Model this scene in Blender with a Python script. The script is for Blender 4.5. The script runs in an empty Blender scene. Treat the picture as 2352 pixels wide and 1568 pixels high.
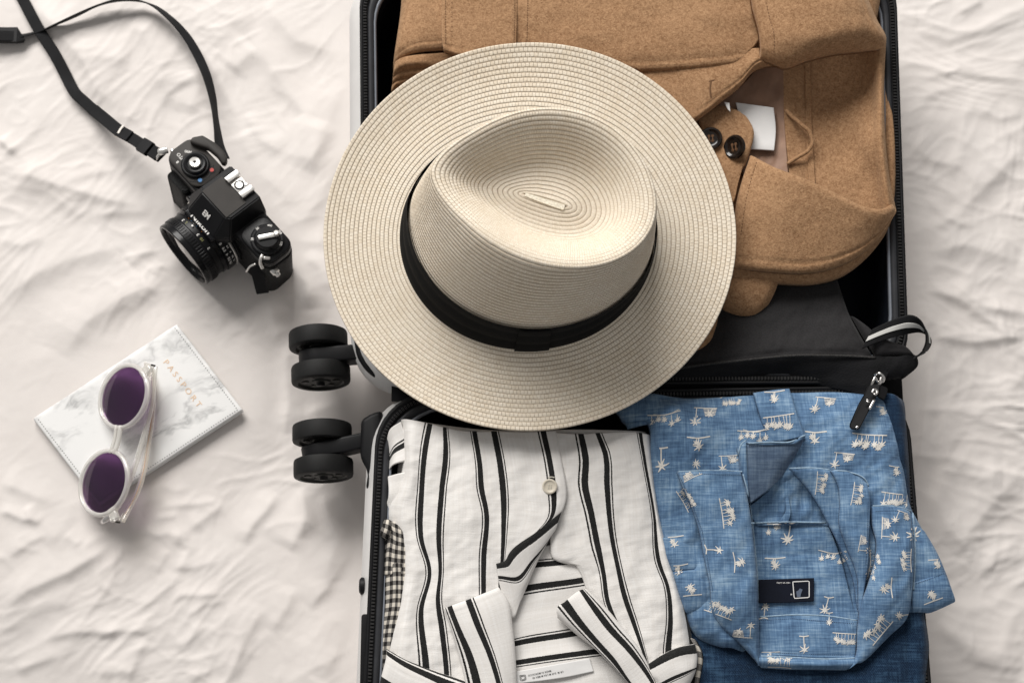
import bpy, bmesh, math, random
import numpy as np
from mathutils import Vector, Matrix
from mathutils.bvhtree import BVHTree

# ------------------------------------------------------------------ camera, light, exposure
SC = bpy.context.scene
COL = SC.collection
R = math.radians
TILT = R(11.0); DIST = 1.25; LENS = 46.25
cam_d = bpy.data.cameras.new('camera'); cam = bpy.data.objects.new('camera', cam_d); COL.objects.link(cam)
cam_d.lens = LENS; cam_d.sensor_width = 36; cam_d.clip_start = 0.05; cam_d.clip_end = 50
CAM = np.array([0, -DIST*math.sin(TILT), DIST*math.cos(TILT)])
cam.location = CAM; cam.rotation_euler = (TILT, 0, 0)
cam_d.dof.use_dof = True; cam_d.dof.focus_distance = 1.10; cam_d.dof.aperture_fstop = 6.3
SC.camera = cam

W = bpy.data.worlds.new('World'); SC.world = W; W.use_nodes = True
W.node_tree.nodes['Background'].inputs[0].default_value = (1.0, 0.985, 0.965, 1)
W.node_tree.nodes['Background'].inputs[1].default_value = 0.25

def area(name, loc, target, size, energy, col):
    l = bpy.data.lights.new(name, 'AREA'); l.shape = 'RECTANGLE'; l.size, l.size_y = size
    l.energy = energy; l.color = col
    o = bpy.data.objects.new(name, l); COL.objects.link(o); o.location = loc
    o.rotation_euler = (Vector(target)-Vector(loc)).to_track_quat('-Z', 'Y').to_euler()
    return o
area('window_light', (-1.25, 3.05, 2.75), (0.0, 0.0, 0.05), (3.0, 2.0), 232, (1.0, 0.975, 0.94))

SC.view_settings.view_transform = 'Standard'; SC.view_settings.look = 'None'
SC.view_settings.exposure = 0.10; SC.view_settings.gamma = 1.0

# ------------------------------------------------------------------ picture coordinates -> place
FW = np.array([0, math.sin(TILT), -math.cos(TILT)]); UP = np.array([0, math.cos(TILT), math.sin(TILT)]); RT = np.array([1., 0, 0])
K = 36.0/LENS/2352.0
def rays(x, y):
    x = np.asarray(x, float); y = np.asarray(y, float)
    return FW + ((x-1176)*K)[..., None]*RT + ((784-y)*K)[..., None]*UP
def P(x, y, z):
    """point of the place seen at photograph position x,y (2352 wide) lying at height z (m)"""
    d = rays(x, y); t = (np.asarray(z, float)-CAM[2])/d[..., 2]
    return CAM + d*t[..., None]
def Z(x0, y0, x1, w):
    s = (x1-x0)/w*0.91875
    return (x0*0.91875, y0*0.91875, s)
ZD_ = (0., 0., 1.)
Z1 = Z(350, 280, 770, 1372); Z2 = Z(0, 0, 640, 2334); Z3 = Z(60, 780, 640, 1624); Z6 = Z(900, 0, 2300, 2352)
Z7 = Z(1600, 650, 2400, 2352); Z8 = Z(900, 1020, 1780, 2009); ZB = Z(1560, 940, 2440, 1799); ZC = Z(1700, 0, 2300, 1882)
ZP = Z(2080, 780, 2360, 1372); ZL = Z(1280, 1620, 1520, 2352); ZJ = Z(1880, 1430, 2060, 2352); ZE = Z(880, 0, 1300, 2352)
ZLO = Z(1700, 380, 2300, 2138); Z9 = Z(900, 1250, 1200, 1029); ZBE = Z(0, 1100, 900, 2325); ZBU = Z(0, 300, 900, 2352)
def zx(zm, p):
    p = np.asarray(p, float).copy(); p[..., 0] = zm[0]+p[..., 0]*zm[2]; p[..., 1] = zm[1]+p[..., 1]*zm[2]; return p

# ------------------------------------------------------------------ noise
_rs = np.random.RandomState(7); _perm = _rs.permutation(256); _perm = np.concatenate([_perm, _perm, _perm])
_ga = _rs.rand(256)*2*np.pi; _gx, _gy = np.cos(_ga), np.sin(_ga)
def noise(x, y):
    xi = np.floor(x).astype(int); yi = np.floor(y).astype(int); xf = x-xi; yf = y-yi
    xi &= 255; yi &= 255
    def g(i, j, a, b):
        h = _perm[_perm[(xi+i) & 255]+((yi+j) & 255)]; return _gx[h]*a+_gy[h]*b
    u = xf**3*(xf*(xf*6-15)+10); v = yf**3*(yf*(yf*6-15)+10)
    a = g(0, 0, xf, yf); b = g(1, 0, xf-1, yf); c = g(0, 1, xf, yf-1); d = g(1, 1, xf-1, yf-1)
    return (a+(b-a)*u+((c+(d-c)*u)-(a+(b-a)*u))*v)*1.5
def fbm(x, y, o=4):
    s = 0; a = 1; f = 1
    for k in range(o):
        s = s+a*noise(x*f+17.3*k, y*f-9.1*k); a *= .5; f *= 2.03
    return s
def ridge(x, y):
    return (1-np.abs(noise(x, y))*1.6)
def sst(a, b, x):
    t = np.clip((x-a)/(b-a), 0, 1); return t*t*(3-2*t)

# ------------------------------------------------------------------ scene helpers
def new_obj(name, verts, faces, mat, parent=None, smooth=True, uv=None):
    me = bpy.data.meshes.new(name)
    verts = np.asarray(verts, float)
    r = parent
    while r is not None and r.get('_o') is None: r = r.parent
    if r is not None: verts = verts-np.array(r['_o'])
    if isinstance(faces, np.ndarray):
        n = len(faces); k = faces.shape[1]
        me.vertices.add(len(verts)); me.vertices.foreach_set('co', verts.astype(np.float32).ravel())
        me.loops.add(n*k); me.loops.foreach_set('vertex_index', faces.astype(np.int32).ravel())
        me.polygons.add(n); me.polygons.foreach_set('loop_start', np.arange(0, n*k, k, dtype=np.int32))
        me.update(calc_edges=True); me.validate()
    else:
        me.from_pydata([tuple(v) for v in verts], [], [tuple(f) for f in faces]); me.update()
    if uv is not None:
        l = me.uv_layers.new(name='UVMap'); idx = np.zeros(len(me.loops), np.int32)
        me.loops.foreach_get('vertex_index', idx); l.data.foreach_set('uv', np.asarray(uv, np.float32)[idx].ravel())
    if smooth: me.polygons.foreach_set('use_smooth', [True]*len(me.polygons))
    if mat is not None: me.materials.append(mat)
    o = bpy.data.objects.new(name, me); COL.objects.link(o)
    if parent is not None: o.parent = parent
    return o
def bm_obj(name, bm, mat, parent=None, smooth=True, ang=35):
    me = bpy.data.meshes.new(name); bmesh.ops.recalc_face_normals(bm, faces=bm.faces[:])
    if smooth:
        for f in bm.faces: f.smooth = True
        for e in bm.edges:
            if len(e.link_faces) == 2 and e.calc_face_angle(0) > R(ang): e.smooth = False
    bm.to_mesh(me); bm.free(); me.materials.append(mat)
    o = bpy.data.objects.new(name, me); COL.objects.link(o)
    if parent is not None: o.parent = parent
    return o
def thing(name, label, cat, loc, group=None, flat=True):
    o = bpy.data.objects.new(name, None); COL.objects.link(o); o.location = loc; o.empty_display_size = .02
    o['label'] = label; o['category'] = cat
    if flat: o['_o'] = [float(v) for v in loc]
    if group: o['group'] = group
    return o

# ------------------------------------------------------------------ materials
def nd(nt, typ, ins=None, **props):
    n = nt.nodes.new(typ)
    for k, v in props.items(): setattr(n, k, v)
    for k, v in (ins or {}).items():
        s = n.inputs[k]
        if isinstance(v, bpy.types.NodeSocket): nt.links.new(v, s)
        else: s.default_value = v
    return n
def base_mat(name, col=(.5, .5, .5), rough=.5, metal=0., spec=.5, sheen=0., coat=0.):
    m = bpy.data.materials.new(name); m.use_nodes = True; b = m.node_tree.nodes['Principled BSDF']
    b.inputs['Base Color'].default_value = (*col, 1); b.inputs['Roughness'].default_value = rough
    b.inputs['Metallic'].default_value = metal; b.inputs['Specular IOR Level'].default_value = spec
    b.inputs['Sheen Weight'].default_value = sheen; b.inputs['Sheen Roughness'].default_value = .5
    b.inputs['Coat Weight'].default_value = coat
    return m, m.node_tree, b
def coords(nt, uv=False, sc=(1, 1, 1), rot=(0, 0, 0)):
    tc = nd(nt, 'ShaderNodeTexCoord')
    return nd(nt, 'ShaderNodeMapping', {'Vector': tc.outputs['UV' if uv else 'Object'], 'Scale': sc, 'Rotation': rot}).outputs[0]
def ramp(nt, fac, stops):
    r = nd(nt, 'ShaderNodeValToRGB', {'Fac': fac}); e = r.color_ramp.elements
    while len(e) < len(stops): e.new(.5)
    for k, (p, c) in enumerate(stops): e[k].position = p; e[k].color = (*c, 1)
    return r.outputs[0]
def mixc(nt, f, a, b, mode='MIX'):
    n = nt.nodes.new('ShaderNodeMix'); n.data_type = 'RGBA'; n.blend_type = mode
    for i, v in ((0, f), (6, a), (7, b)):
        if isinstance(v, bpy.types.NodeSocket): nt.links.new(v, n.inputs[i])
        elif i == 0: n.inputs[0].default_value = v
        else: n.inputs[i].default_value = (*v, 1)
    return n.outputs[2]
def mth(nt, op, a, b=None, c=None):
    n = nt.nodes.new('ShaderNodeMath'); n.operation = op
    for i, v in enumerate((a, b, c)):
        if v is None: continue
        if isinstance(v, bpy.types.NodeSocket): nt.links.new(v, n.inputs[i])
        else: n.inputs[i].default_value = v
    return n.outputs[0]
def tex(nt, vec, scale, detail=3, rough=.55, dist=0.):
    return nd(nt, 'ShaderNodeTexNoise', {'Vector': vec, 'Scale': scale, 'Detail': detail, 'Roughness': rough, 'Distortion': dist}).outputs[0]
def bump(nt, b, h, strength=.3, dist=.001, prev=None):
    ins = {'Height': h, 'Strength': strength, 'Distance': dist}
    if prev is not None: ins['Normal'] = prev
    n = nd(nt, 'ShaderNodeBump', ins).outputs[0]; nt.links.new(n, b.inputs['Normal']); return n
def simple(name, col, rough=.5, metal=0., spec=None, bumps=None, var=.12, vs=60, coat=0., sheen=0.):
    spec = (.22 if max(col) < .05 else .45) if spec is None else spec
    m, nt, b = base_mat(name, col, rough, metal, spec, sheen, coat)
    v = coords(nt)
    n = tex(nt, v, vs, 4)
    c2 = tuple(max(0, c*(1-var)) for c in col); c3 = tuple(min(1, c*(1+var)) for c in col)
    nt.links.new(ramp(nt, n, [(.3, c2), (.7, c3)]), b.inputs['Base Color'])
    if bumps: bump(nt, b, tex(nt, v, bumps[0], 2), bumps[1], bumps[2])
    return m

def mat_sheet():
    m, nt, b = base_mat('bed_cotton', (.74, .70, .66), .9, spec=.2, sheen=.15)
    v = coords(nt)
    n = tex(nt, v, 9, 4); nt.links.new(ramp(nt, n, [(.3, (.725, .676, .645)), (.7, (.77, .724, .694))]), b.inputs['Base Color'])
    w = nd(nt, 'ShaderNodeTexWave', {'Vector': v, 'Scale': 420, 'Distortion': 2.0, 'Detail': 1}, bands_direction='X').outputs[1]
    w2 = nd(nt, 'ShaderNodeTexWave', {'Vector': v, 'Scale': 420, 'Distortion': 2.0, 'Detail': 1}, bands_direction='Y').outputs[1]
    p = bump(nt, b, mth(nt, 'ADD', w, w2), .12, .0003)
    bump(nt, b, tex(nt, v, 140, 3), .18, .0008, p)
    return m
def mat_straw(name, sx, rows):
    m, nt, b = base_mat(name, (.75, .63, .48), .75, spec=.25)
    v = coords(nt, True, (sx, 1, 1)); v = nd(nt, 'ShaderNodeVectorMath', {0: v, 1: nd(nt, 'ShaderNodeVectorMath', {0: nd(nt, 'ShaderNodeTexNoise', {'Vector': coords(nt), 'Scale': 160., 'Detail': 2.}).outputs[1], 1: (.35, .10, 0)}, operation='MULTIPLY').outputs[0]}, operation='ADD').outputs[0]
    br = nd(nt, 'ShaderNodeTexBrick', {'Vector': v, 'Scale': 1.0, 'Mortar Size': .07, 'Mortar Smooth': 1.0, 'Brick Width': 1.0, 'Row Height': .5, 'Bias': 0., 'Color1': (.93, .835, .70, 1), 'Color2': (.82, .705, .555, 1), 'Mortar': (.60, .455, .31, 1)}, offset=.5)
    ob = coords(nt); n = tex(nt, ob, 900, 2); n2 = tex(nt, ob, 30, 3)
    c = mixc(nt, .30, br.outputs[0], ramp(nt, n, [(.3, (.62, .50, .35)), (.7, (.97, .91, .80))]))
    c = mixc(nt, .14, c, ramp(nt, n2, [(.35, (.74, .62, .46)), (.65, (.95, .88, .76))]))
    nt.links.new(c, b.inputs['Base Color'])
    inv = mth(nt, 'SUBTRACT', 1.0, br.outputs[1])
    p = bump(nt, b, inv, .8, .0009); bump(nt, b, n, .4, .0006, p)
    return m
def mat_wool(name='camel_wool', a=(.225, .118, .058), c=(.565, .345, .193)):
    m, nt, b = base_mat(name, c, .95, spec=.1, sheen=.25)
    b.inputs['Sheen Tint'].default_value = (.9, .7, .5, 1)
    v = coords(nt)
    n = tex(nt, v, 700, 3, .75); n2 = tex(nt, v, 300, 4, .7, .6); n3 = tex(nt, v, 14, 3)
    f = mth(nt, 'ADD', mth(nt, 'MULTIPLY', n, .4), mth(nt, 'ADD', mth(nt, 'MULTIPLY', n2, .45), mth(nt, 'MULTIPLY', n3, .15)))
    nt.links.new(ramp(nt, f, [(.38, a), (.68, c)]), b.inputs['Base Color'])
    p = bump(nt, b, n2, .35, .0015); bump(nt, b, n, .5, .0008, p)
    return m
def mat_stripe():
    m, nt, b = base_mat('striped_linen', (.8, .77, .74), .85, spec=.15, sheen=.1)
    tc = nd(nt, 'ShaderNodeTexCoord'); sep = nd(nt, 'ShaderNodeSeparateXYZ', {0: tc.outputs['UV']})
    ob = coords(nt); jit = mth(nt, 'MULTIPLY', mth(nt, 'SUBTRACT', tex(nt, ob, 1500, 2), .5), 5.0)
    u = mth(nt, 'ADD', sep.outputs[0], jit)
    q = mth(nt, 'SUBTRACT', mth(nt, 'FLOORED_MODULO', mth(nt, 'ADD', u, 60.), 350.), 60.)
    s = mth(nt, 'COMPARE', q, 0., 14.5)
    for c, w in ((-24.5, 3.4), (105., 14.5), (129.5, 3.4)): s = mth(nt, 'ADD', s, mth(nt, 'COMPARE', q, c, w))
    uvm = coords(nt, True, (.004, .11, 1)); slub = tex(nt, uvm, 1., 3, .6)
    uvm2 = coords(nt, True, (.09, .004, 1)); slub2 = tex(nt, uvm2, 1., 3, .6)
    white = mixc(nt, .5, ramp(nt, slub, [(.35, (.765, .735, .70)), (.62, (.82, .80, .775)), (.72, (.90, .885, .865))]), ramp(nt, slub2, [(.4, (.755, .72, .685)), (.66, (.84, .82, .80))]))
    blk = ramp(nt, tex(nt, ob, 1300, 2), [(.35, (.007, .007, .007)), (.75, (.03, .03, .029))])
    nt.links.new(mixc(nt, s, white, blk), b.inputs['Base Color'])
    p = bump(nt, b, slub, .25, .0006); bump(nt, b, tex(nt, ob, 900, 2), .3, .0005, p)
    return m
def mat_denim(name, a, c, d, twill=0.):
    m, nt, b = base_mat(name, a, .9, spec=.12, sheen=.1)
    h = tex(nt, coords(nt, sc=(45, 700, 50)), 1., 3, .6); w = tex(nt, coords(nt, sc=(700, 45, 50)), 1., 3, .6)
    ob = coords(nt); n = tex(nt, ob, 40, 5, .65)
    f = mth(nt, 'ADD', mth(nt, 'MULTIPLY', h, .34), mth(nt, 'ADD', mth(nt, 'MULTIPLY', w, .26), mth(nt, 'MULTIPLY', n, .42)))
    col = ramp(nt, f, [(.36, a), (.51, c), (.68, d)])
    if twill:
        tw = nd(nt, 'ShaderNodeTexWave', {'Vector': coords(nt, rot=(0, 0, R(35))), 'Scale': 260, 'Distortion': 3., 'Detail': 2, 'Detail Scale': 2.}).outputs[1]
        col = mixc(nt, mth(nt, 'MULTIPLY', mth(nt, 'POWER', tw, 2.), twill), col, d)
    if twill: col = mixc(nt, ramp(nt, tex(nt, ob, 1100, 3, .7), [(.52, (0, 0, 0)), (.72, (.55, .55, .55))]), col, d)
    nt.links.new(col, b.inputs['Base Color'])
    p = bump(nt, b, mth(nt, 'ADD', h, w), .3, .0006); bump(nt, b, tex(nt, ob, 240, 3), .25, .001, p)
    return m
def mat_check():
    m, nt, b = base_mat('checked_cloth', (.6, .58, .54), .9, spec=.1)
    tc = nd(nt, 'ShaderNodeTexCoord'); sep = nd(nt, 'ShaderNodeSeparateXYZ', {0: tc.outputs['UV']})
    def stripe(s, per, w, c): return mth(nt, 'COMPARE', mth(nt, 'FLOORED_MODULO', s, per), c, w)
    a = stripe(sep.outputs[0], 52., 13., 15.); c = stripe(sep.outputs[1], 74., 19., 22.)
    fine = stripe(sep.outputs[1], 12., 3., 6.); fine2 = stripe(sep.outputs[0], 12., 3., 6.)
    s = mth(nt, 'ADD', mth(nt, 'MULTIPLY', a, .5), mth(nt, 'MULTIPLY', c, .5))
    s = mth(nt, 'MULTIPLY', s, mth(nt, 'SUBTRACT', 1.15, mth(nt, 'MULTIPLY', mth(nt, 'ADD', fine, fine2), .14)))
    nt.links.new(ramp(nt, s, [(.0, (.66, .61, .53)), (.5, (.16, .15, .14)), (1., (.009, .009, .009))]), b.inputs['Base Color'])
    bump(nt, b, tex(nt, coords(nt), 700, 2), .4, .0006)
    return m
def mat_marble():
    m, nt, b = base_mat('marble_leatherette', (.85, .84, .83), .38, spec=.4)
    v = coords(nt, rot=(0, 0, R(-25)))
    w = tex(nt, v, 9, 5, .6, .6)
    wv = nd(nt, 'ShaderNodeVectorMath', {0: v, 1: nd(nt, 'ShaderNodeVectorMath', {0: nd(nt, 'ShaderNodeTexNoise', {'Vector': v, 'Scale': 14, 'Detail': 4}).outputs[1], 'Scale': .05}, operation='SCALE').outputs[0]}, operation='ADD').outputs[0]
    ms = nd(nt, 'ShaderNodeMapping', {'Vector': wv, 'Scale': (10, 24, 10)}).outputs[0]
    vein = mth(nt, 'ABSOLUTE', mth(nt, 'SUBTRACT', tex(nt, ms, 1., 5, .62), .5))
    f = ramp(nt, vein, [(0., (1, 1, 1)), (.014, (.62, .62, .62)), (.055, (0, 0, 0))])
    patch = ramp(nt, tex(nt, v, 17, 3), [(.44, (0, 0, 0)), (.64, (1, 1, 1))])
    fac = mth(nt, 'MULTIPLY', mth(nt, 'MULTIPLY', f, patch), .62)
    nt.links.new(mixc(nt, fac, (.86, .855, .845), (.27, .27, .27)), b.inputs['Base Color'])
    bump(nt, b, tex(nt, coords(nt), 500, 2), .08, .0003)
    return m
def mat_clear(name, tint, fac=.25, rough=.04, gloss=(1, 1, 1), milk=0.):
    m = bpy.data.materials.new(name); m.use_nodes = True; nt = m.node_tree; nt.nodes.remove(nt.nodes['Principled BSDF'])
    out = nt.nodes['Material Output']
    n = tex(nt, coords(nt), 40, 2)
    tr = nd(nt, 'ShaderNodeBsdfTransparent'); nt.links.new(ramp(nt, n, [(.3, tint), (.7, tuple(min(1, c*1.03) for c in tint))]), tr.inputs[0])
    gl = nd(nt, 'ShaderNodeBsdfGlossy', {'Color': (*gloss, 1), 'Roughness': rough})
    fr = nd(nt, 'ShaderNodeFresnel', {'IOR': 1.5}).outputs[0]
    f = mth(nt, 'MINIMUM', mth(nt, 'ADD', mth(nt, 'MULTIPLY', fr, 1.0 if milk == 0 else .55), fac), 1.)
    df = nd(nt, 'ShaderNodeBsdfDiffuse', {'Color': (.95, .93, .89, 1)})
    t2 = nd(nt, 'ShaderNodeMixShader', {0: milk, 1: tr.outputs[0], 2: df.outputs[0]})
    mx = nd(nt, 'ShaderNodeMixShader', {0: f, 1: t2.outputs[0], 2: gl.outputs[0]})
    nt.links.new(mx.outputs[0], out.inputs[0]); return m

M = dict(
    sheet=mat_sheet(), wool=mat_wool(), stripe=mat_stripe(), check=mat_check(), marble=mat_marble(),
    straw_brim=mat_straw('straw_brim_braid', 290, 1), straw_crown=mat_straw('straw_crown_braid', 190, 1),
    lining_wool=simple('coat_lining', (.30, .175, .115), .6, var=.15, bumps=(300, .2, .0006)),
    chambray=mat_denim('blue_chambray', (.042, .084, .165), (.120, .215, .355), (.33, .465, .60)),
    chambray_back=mat_denim('blue_chambray_reverse', (.05, .08, .14), (.105, .155, .235), (.22, .29, .38)),
    jeans=mat_denim('dark_jeans_denim', (.0016, .005, .015), (.0035, .013, .036), (.045, .095, .165), .30),
    palm=simple('white_print_ink', (.72, .69, .64), .9, var=.06),
    black_plastic=simple('black_plastic', (.007, .007, .008), .5, bumps=(900, .15, .0003), var=.2),
    rubber=simple('black_wheel_rubber', (.010, .010, .010), .62, bumps=(1200, .2, .0003), var=.25),
    hub=simple('dark_wheel_hub', (.020, .020, .018), .5, var=.2),
    shell=simple('pale_grey_shell', (.70, .69, .68), .32, var=.03, bumps=(90, .08, .0005)),
    tape=simple('black_zip_tape', (.010, .010, .011), .85, var=.3, bumps=(1100, .5, .0005)),
    teeth=simple('black_zip_teeth', (.035, .034, .034), .28, var=.2),
    band=simple('dark_grey_rim_band', (.035, .036, .040), .42, var=.15),
    piping=simple('grey_piping', (.19, .205, .235), .35, var=.1),
    lining=simple('navy_black_lining', (.008, .010, .016), .6, var=.3, bumps=(40, .3, .004)),
    pouch=simple('black_pouch_cloth', (.020, .019, .020), .8, var=.3, vs=900, bumps=(900, .5, .0006), sheen=.08),
    pouchzip=simple('black_pouch_zip', (.007, .007, .008), .8, var=.3, bumps=(700, .6, .0008)),
    web=simple('black_webbing', (.010, .010, .011), .8, var=.3, bumps=(1300, .6, .0006)),
    webwhite=simple('white_webbing_stripe', (.70, .69, .66), .8, var=.05),
    metal=simple('bright_metal', (.72, .70, .68), .25, metal=1., var=.05),
    cam_body=simple('black_camera_paint', (.007, .007, .008), .36, var=.15, bumps=(1400, .2, .0002)),
    cam_leather=simple('black_leatherette', (.010, .010, .010), .6, var=.25, bumps=(700, .8, .0008)),
    cam_grey=simple('charcoal_camera_cover', (.040, .036, .033), .55, var=.15, bumps=(1400, .25, .0002)),
    cam_gloss=simple('gloss_black_ring', (.008, .008, .009), .2, var=.1),
    ink=simple('white_camera_marking', (.75, .73, .70), .6, var=.04),
    ink_o=simple('orange_camera_marking', (.75, .22, .02), .6, var=.04),
    ink_b=simple('blue_camera_marking', (.03, .20, .48), .4, var=.04),
    ink_g=simple('olive_camera_marking', (.22, .22, .09), .6, var=.04),
    ink_r=simple('red_camera_light', (.45, .02, .01), .3, var=.04),
    chrome=simple('satin_chrome', (.78, .76, .73), .3, metal=.75, var=.03),
    frontglass=simple('dark_lens_glass', (.05, .030, .022), .05, var=.1, coat=1.),
    ribbon=simple('black_hat_ribbon', (.004, .004, .004), .85, var=.3, bumps=(600, .4, .0006)),
    shirt_button=simple('ivory_button', (.66, .60, .50), .3, var=.06),
    horn=simple('dark_horn_button', (.014, .010, .008), .2, var=.5, vs=200, coat=.5),
    thread=simple('pale_thread', (.62, .58, .50), .8, var=.05),
    white_tag=simple('white_woven_tag', (.78, .77, .76), .75, var=.03, bumps=(1200, .3, .0003)),
    black_ink=simple('black_label_ink', (.012, .012, .012), .7, var=.1),
    navy_tag=simple('navy_woven_tag', (.004, .006, .014), .8, var=.2, bumps=(1300, .4, .0003)),
    dim_mark=simple('slate_mark', (.10, .125, .18), .8, var=.1),
    gold=simple('pale_gold_foil', (.80, .58, .40), .4, var=.06),
    stitch_g=simple('grey_stitch_thread', (.16, .16, .16), .8, var=.1),
    stitch_c=simple('brown_coat_thread', (.14, .07, .032), .9, var=.1),
    stitch_d=simple('dark_blue_thread', (.035, .06, .12), .9, var=.1),
    page=simple('cream_paper', (.78, .76, .72), .8, var=.04),
    acetate=mat_clear('clear_acetate', (.975, .965, .945), .02, .05, milk=.34),
    acetate2=mat_clear('honey_acetate', (.95, .91, .84), .02, .05, milk=.26),
    hinge=simple('steel_hinge_pin', (.05, .045, .04), .3, metal=.8),
    amber=simple('amber_tip', (.50, .22, .06), .4),
    purple=mat_clear('purple_lens_tint', (.36, .22, .39), .02, .02, (.95, .9, 1)),
    buckle=simple('silver_buckle', (.60, .56, .52), .35, metal=.7, var=.05),
)

# ------------------------------------------------------------------ cloth panels
def herm(pts, s, t):
    """cubic through pts (n,..) at knots s evaluated at t"""
    n = len(s)
    if n == 2:
        f = ((t-s[0])/(s[1]-s[0])).reshape((-1,)+(1,)*(pts.ndim-1)); return pts[0]*(1-f)+pts[1]*f
    h = np.diff(s).reshape((-1,)+(1,)*(pts.ndim-1)); dl = np.diff(pts, axis=0)/h
    m = np.empty_like(pts); m[0] = dl[0]; m[-1] = dl[-1]
    m[1:-1] = (dl[:-1]*h[1:]+dl[1:]*h[:-1])/(h[1:]+h[:-1])
    k = np.clip(np.searchsorted(s, t, 'right')-1, 0, n-2)
    hk = h[k]; f = (t-s[k]).reshape((-1,)+(1,)*(pts.ndim-1))/hk
    f2 = f*f; f3 = f2*f
    return (2*f3-3*f2+1)*pts[k]+(f3-2*f2+f)*hk*m[k]+(-2*f3+3*f2)*pts[k+1]+(f3-f2)*hk*m[k+1]
def ctrl(poly, z):
    a = np.array([(p[0], p[1], p[2] if len(p) > 2 else z) for p in poly], float); return a
def samples(n, ln):
    t = np.linspace(0, 1, n); e = np.array([.35, .9, 1.7])*1e-3/max(ln, .008)
    e = e[e < .4/max(n-1, 1)*4]
    return np.unique(np.concatenate([t, e, 1-e]))
class Panel: pass
def panel(name, parent, mat, zm, cols, z=100., us=None, vscale=1., res=1.4, thick=1.2, drop=(0, 0, 0, 0), dw=6., disp=None, seams=(), lin=False, uv0=0., kind=None, swapuv=False):
    """cloth piece spanned by columns of traced points (x, y[, height mm]); first/last column = sides, first/last point = ends"""
    C = [ctrl(c, z) for c in cols]
    C = [np.column_stack([zx(zm, c[:, :2]), c[:, 2]]) for c in C]
    NR = 40
    rs = []
    for c in C:
        s = np.concatenate([[0], np.cumsum(np.hypot(*np.diff(c[:, :2], axis=0).T)+.01)])
        if lin: rs.append(np.column_stack([np.interp(np.linspace(0, s[-1], NR), s, c[:, k]) for k in range(3)]))
        else: rs.append(herm(c, s, np.linspace(0, s[-1], NR)))
    A = np.array(rs)                                   # cols, NR, 3
    dc = np.hypot(*(np.diff(A[:, :, :2], axis=0).mean(1)).T)+.01
    sc = np.concatenate([[0], np.cumsum(dc)]); wm = sc[-1]*.00038
    lm = np.hypot(*np.diff(A[:, :, :2], axis=1).reshape(-1, 2).T).sum()/len(C)*.00038
    nu = max(6, int(wm*1000/res)); nv = max(6, int(lm*1000/res))
    tu = samples(nu, wm); tv = samples(nv, lm)
    B = herm(A, sc, tu*sc[-1])                         # nu,NR,3
    B = herm(np.swapaxes(B, 0, 1), np.linspace(0, 1, NR), tv)   # nv,nu,3
    G = P(B[..., 0], B[..., 1], B[..., 2]*1e-3)
    # distances from the four sides in mm
    du = np.linalg.norm(np.diff(G, axis=1), axis=2)*1000; dv = np.linalg.norm(np.diff(G, axis=0), axis=2)*1000
    L = np.concatenate([np.zeros((len(tv), 1)), np.cumsum(du, 1)], 1); Rr = L[:, -1:]-L
    T = np.concatenate([np.zeros((1, len(tu))), np.cumsum(dv, 0)], 0); Bo = T[-1:]-T
    dist = (L, Rr, T, Bo)
    dz = np.zeros(L.shape)
    for k in range(4):
        if drop[k]: q = np.clip(1-dist[k]/dw, 0, 1); dz -= drop[k]*q*q
    if disp is not None:
        em = np.minimum.reduce([sst(0, 8, d) for d in dist])*.75+.25
        dz += disp(G[..., 0], G[..., 1])*em
    for (side, d0, dep, wd) in seams: dz -= dep*np.exp(-((dist[side]-d0)/wd)**2)
    r = min(thick*.5, 1.8)
    for k in range(4):
        q = np.clip(1-dist[k]/r, 0, 1); dz -= r*(1-np.sqrt(np.clip(1-q*q, 0, 1)))
    G[..., 2] += dz*1e-3
    if us is None: uu = tu*sc[-1]/zm[2]+uv0
    else: uu = np.interp(tu*sc[-1], sc, us)
    vv = tv*lm/.00038/zm[2]*vscale
    UVg = np.stack(np.broadcast_arrays(uu[None, :], vv[:, None]), -1)
    if swapuv: UVg = UVg[..., ::-1]
    V, U = len(tv), len(tu); ids = np.arange(V*U).reshape(V, U)
    top = np.stack([ids[:-1, :-1], ids[1:, :-1], ids[1:, 1:], ids[:-1, 1:]], -1).reshape(-1, 4)
    gv = G.reshape(-1, 3)
    a = G[2, 2 if U > 4 else 1]-G[0, 0]
    e1 = (G[-1, 0]-G[0, 0]); e2 = (G[0, -1]-G[0, 0])
    if np.cross(e1, e2)[2] < 0: top = top[:, ::-1]
    bot = gv-np.array([0, 0, thick*1e-3])
    ring = np.concatenate([ids[0, :], ids[1:, -1], ids[-1, -2::-1], ids[-2:0:-1, 0]])
    n0 = V*U; rn = np.roll(ring, -1)
    side = np.stack([ring, ring+n0, rn+n0, rn], -1)
    if np.cross(e1, e2)[2] > 0: side = side[:, ::-1]
    side = side[:, ::-1] if False else side
    faces = np.concatenate([top, top[:, ::-1]+n0, side]); verts = np.concatenate([gv, bot]); uvs = np.concatenate([UVg.reshape(-1, 2)]*2)
    o = new_obj(name, verts, faces, mat, parent, True, uvs)
    if kind: o['kind'] = kind
    p = Panel(); p.obj = o; p.top = (gv, top); p.grid = G
    return p
def bvh_of(panels):
    vs, fs, n = [], [], 0
    for p in panels:
        v, f = p.top; vs.append(v); fs.append(f+n); n += len(v)
    return BVHTree.FromPolygons(np.concatenate(vs).tolist(), np.concatenate(fs).tolist())
CV = Vector(CAM)
def onto(bvh, x, y, off=.0003):
    d = Vector(rays(x, y)).normalized(); h = bvh.ray_cast(CV, d)
    if h[0] is None: return None
    n = h[1] if h[1].z > 0 else -h[1]
    return h[0]+n*off
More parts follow.
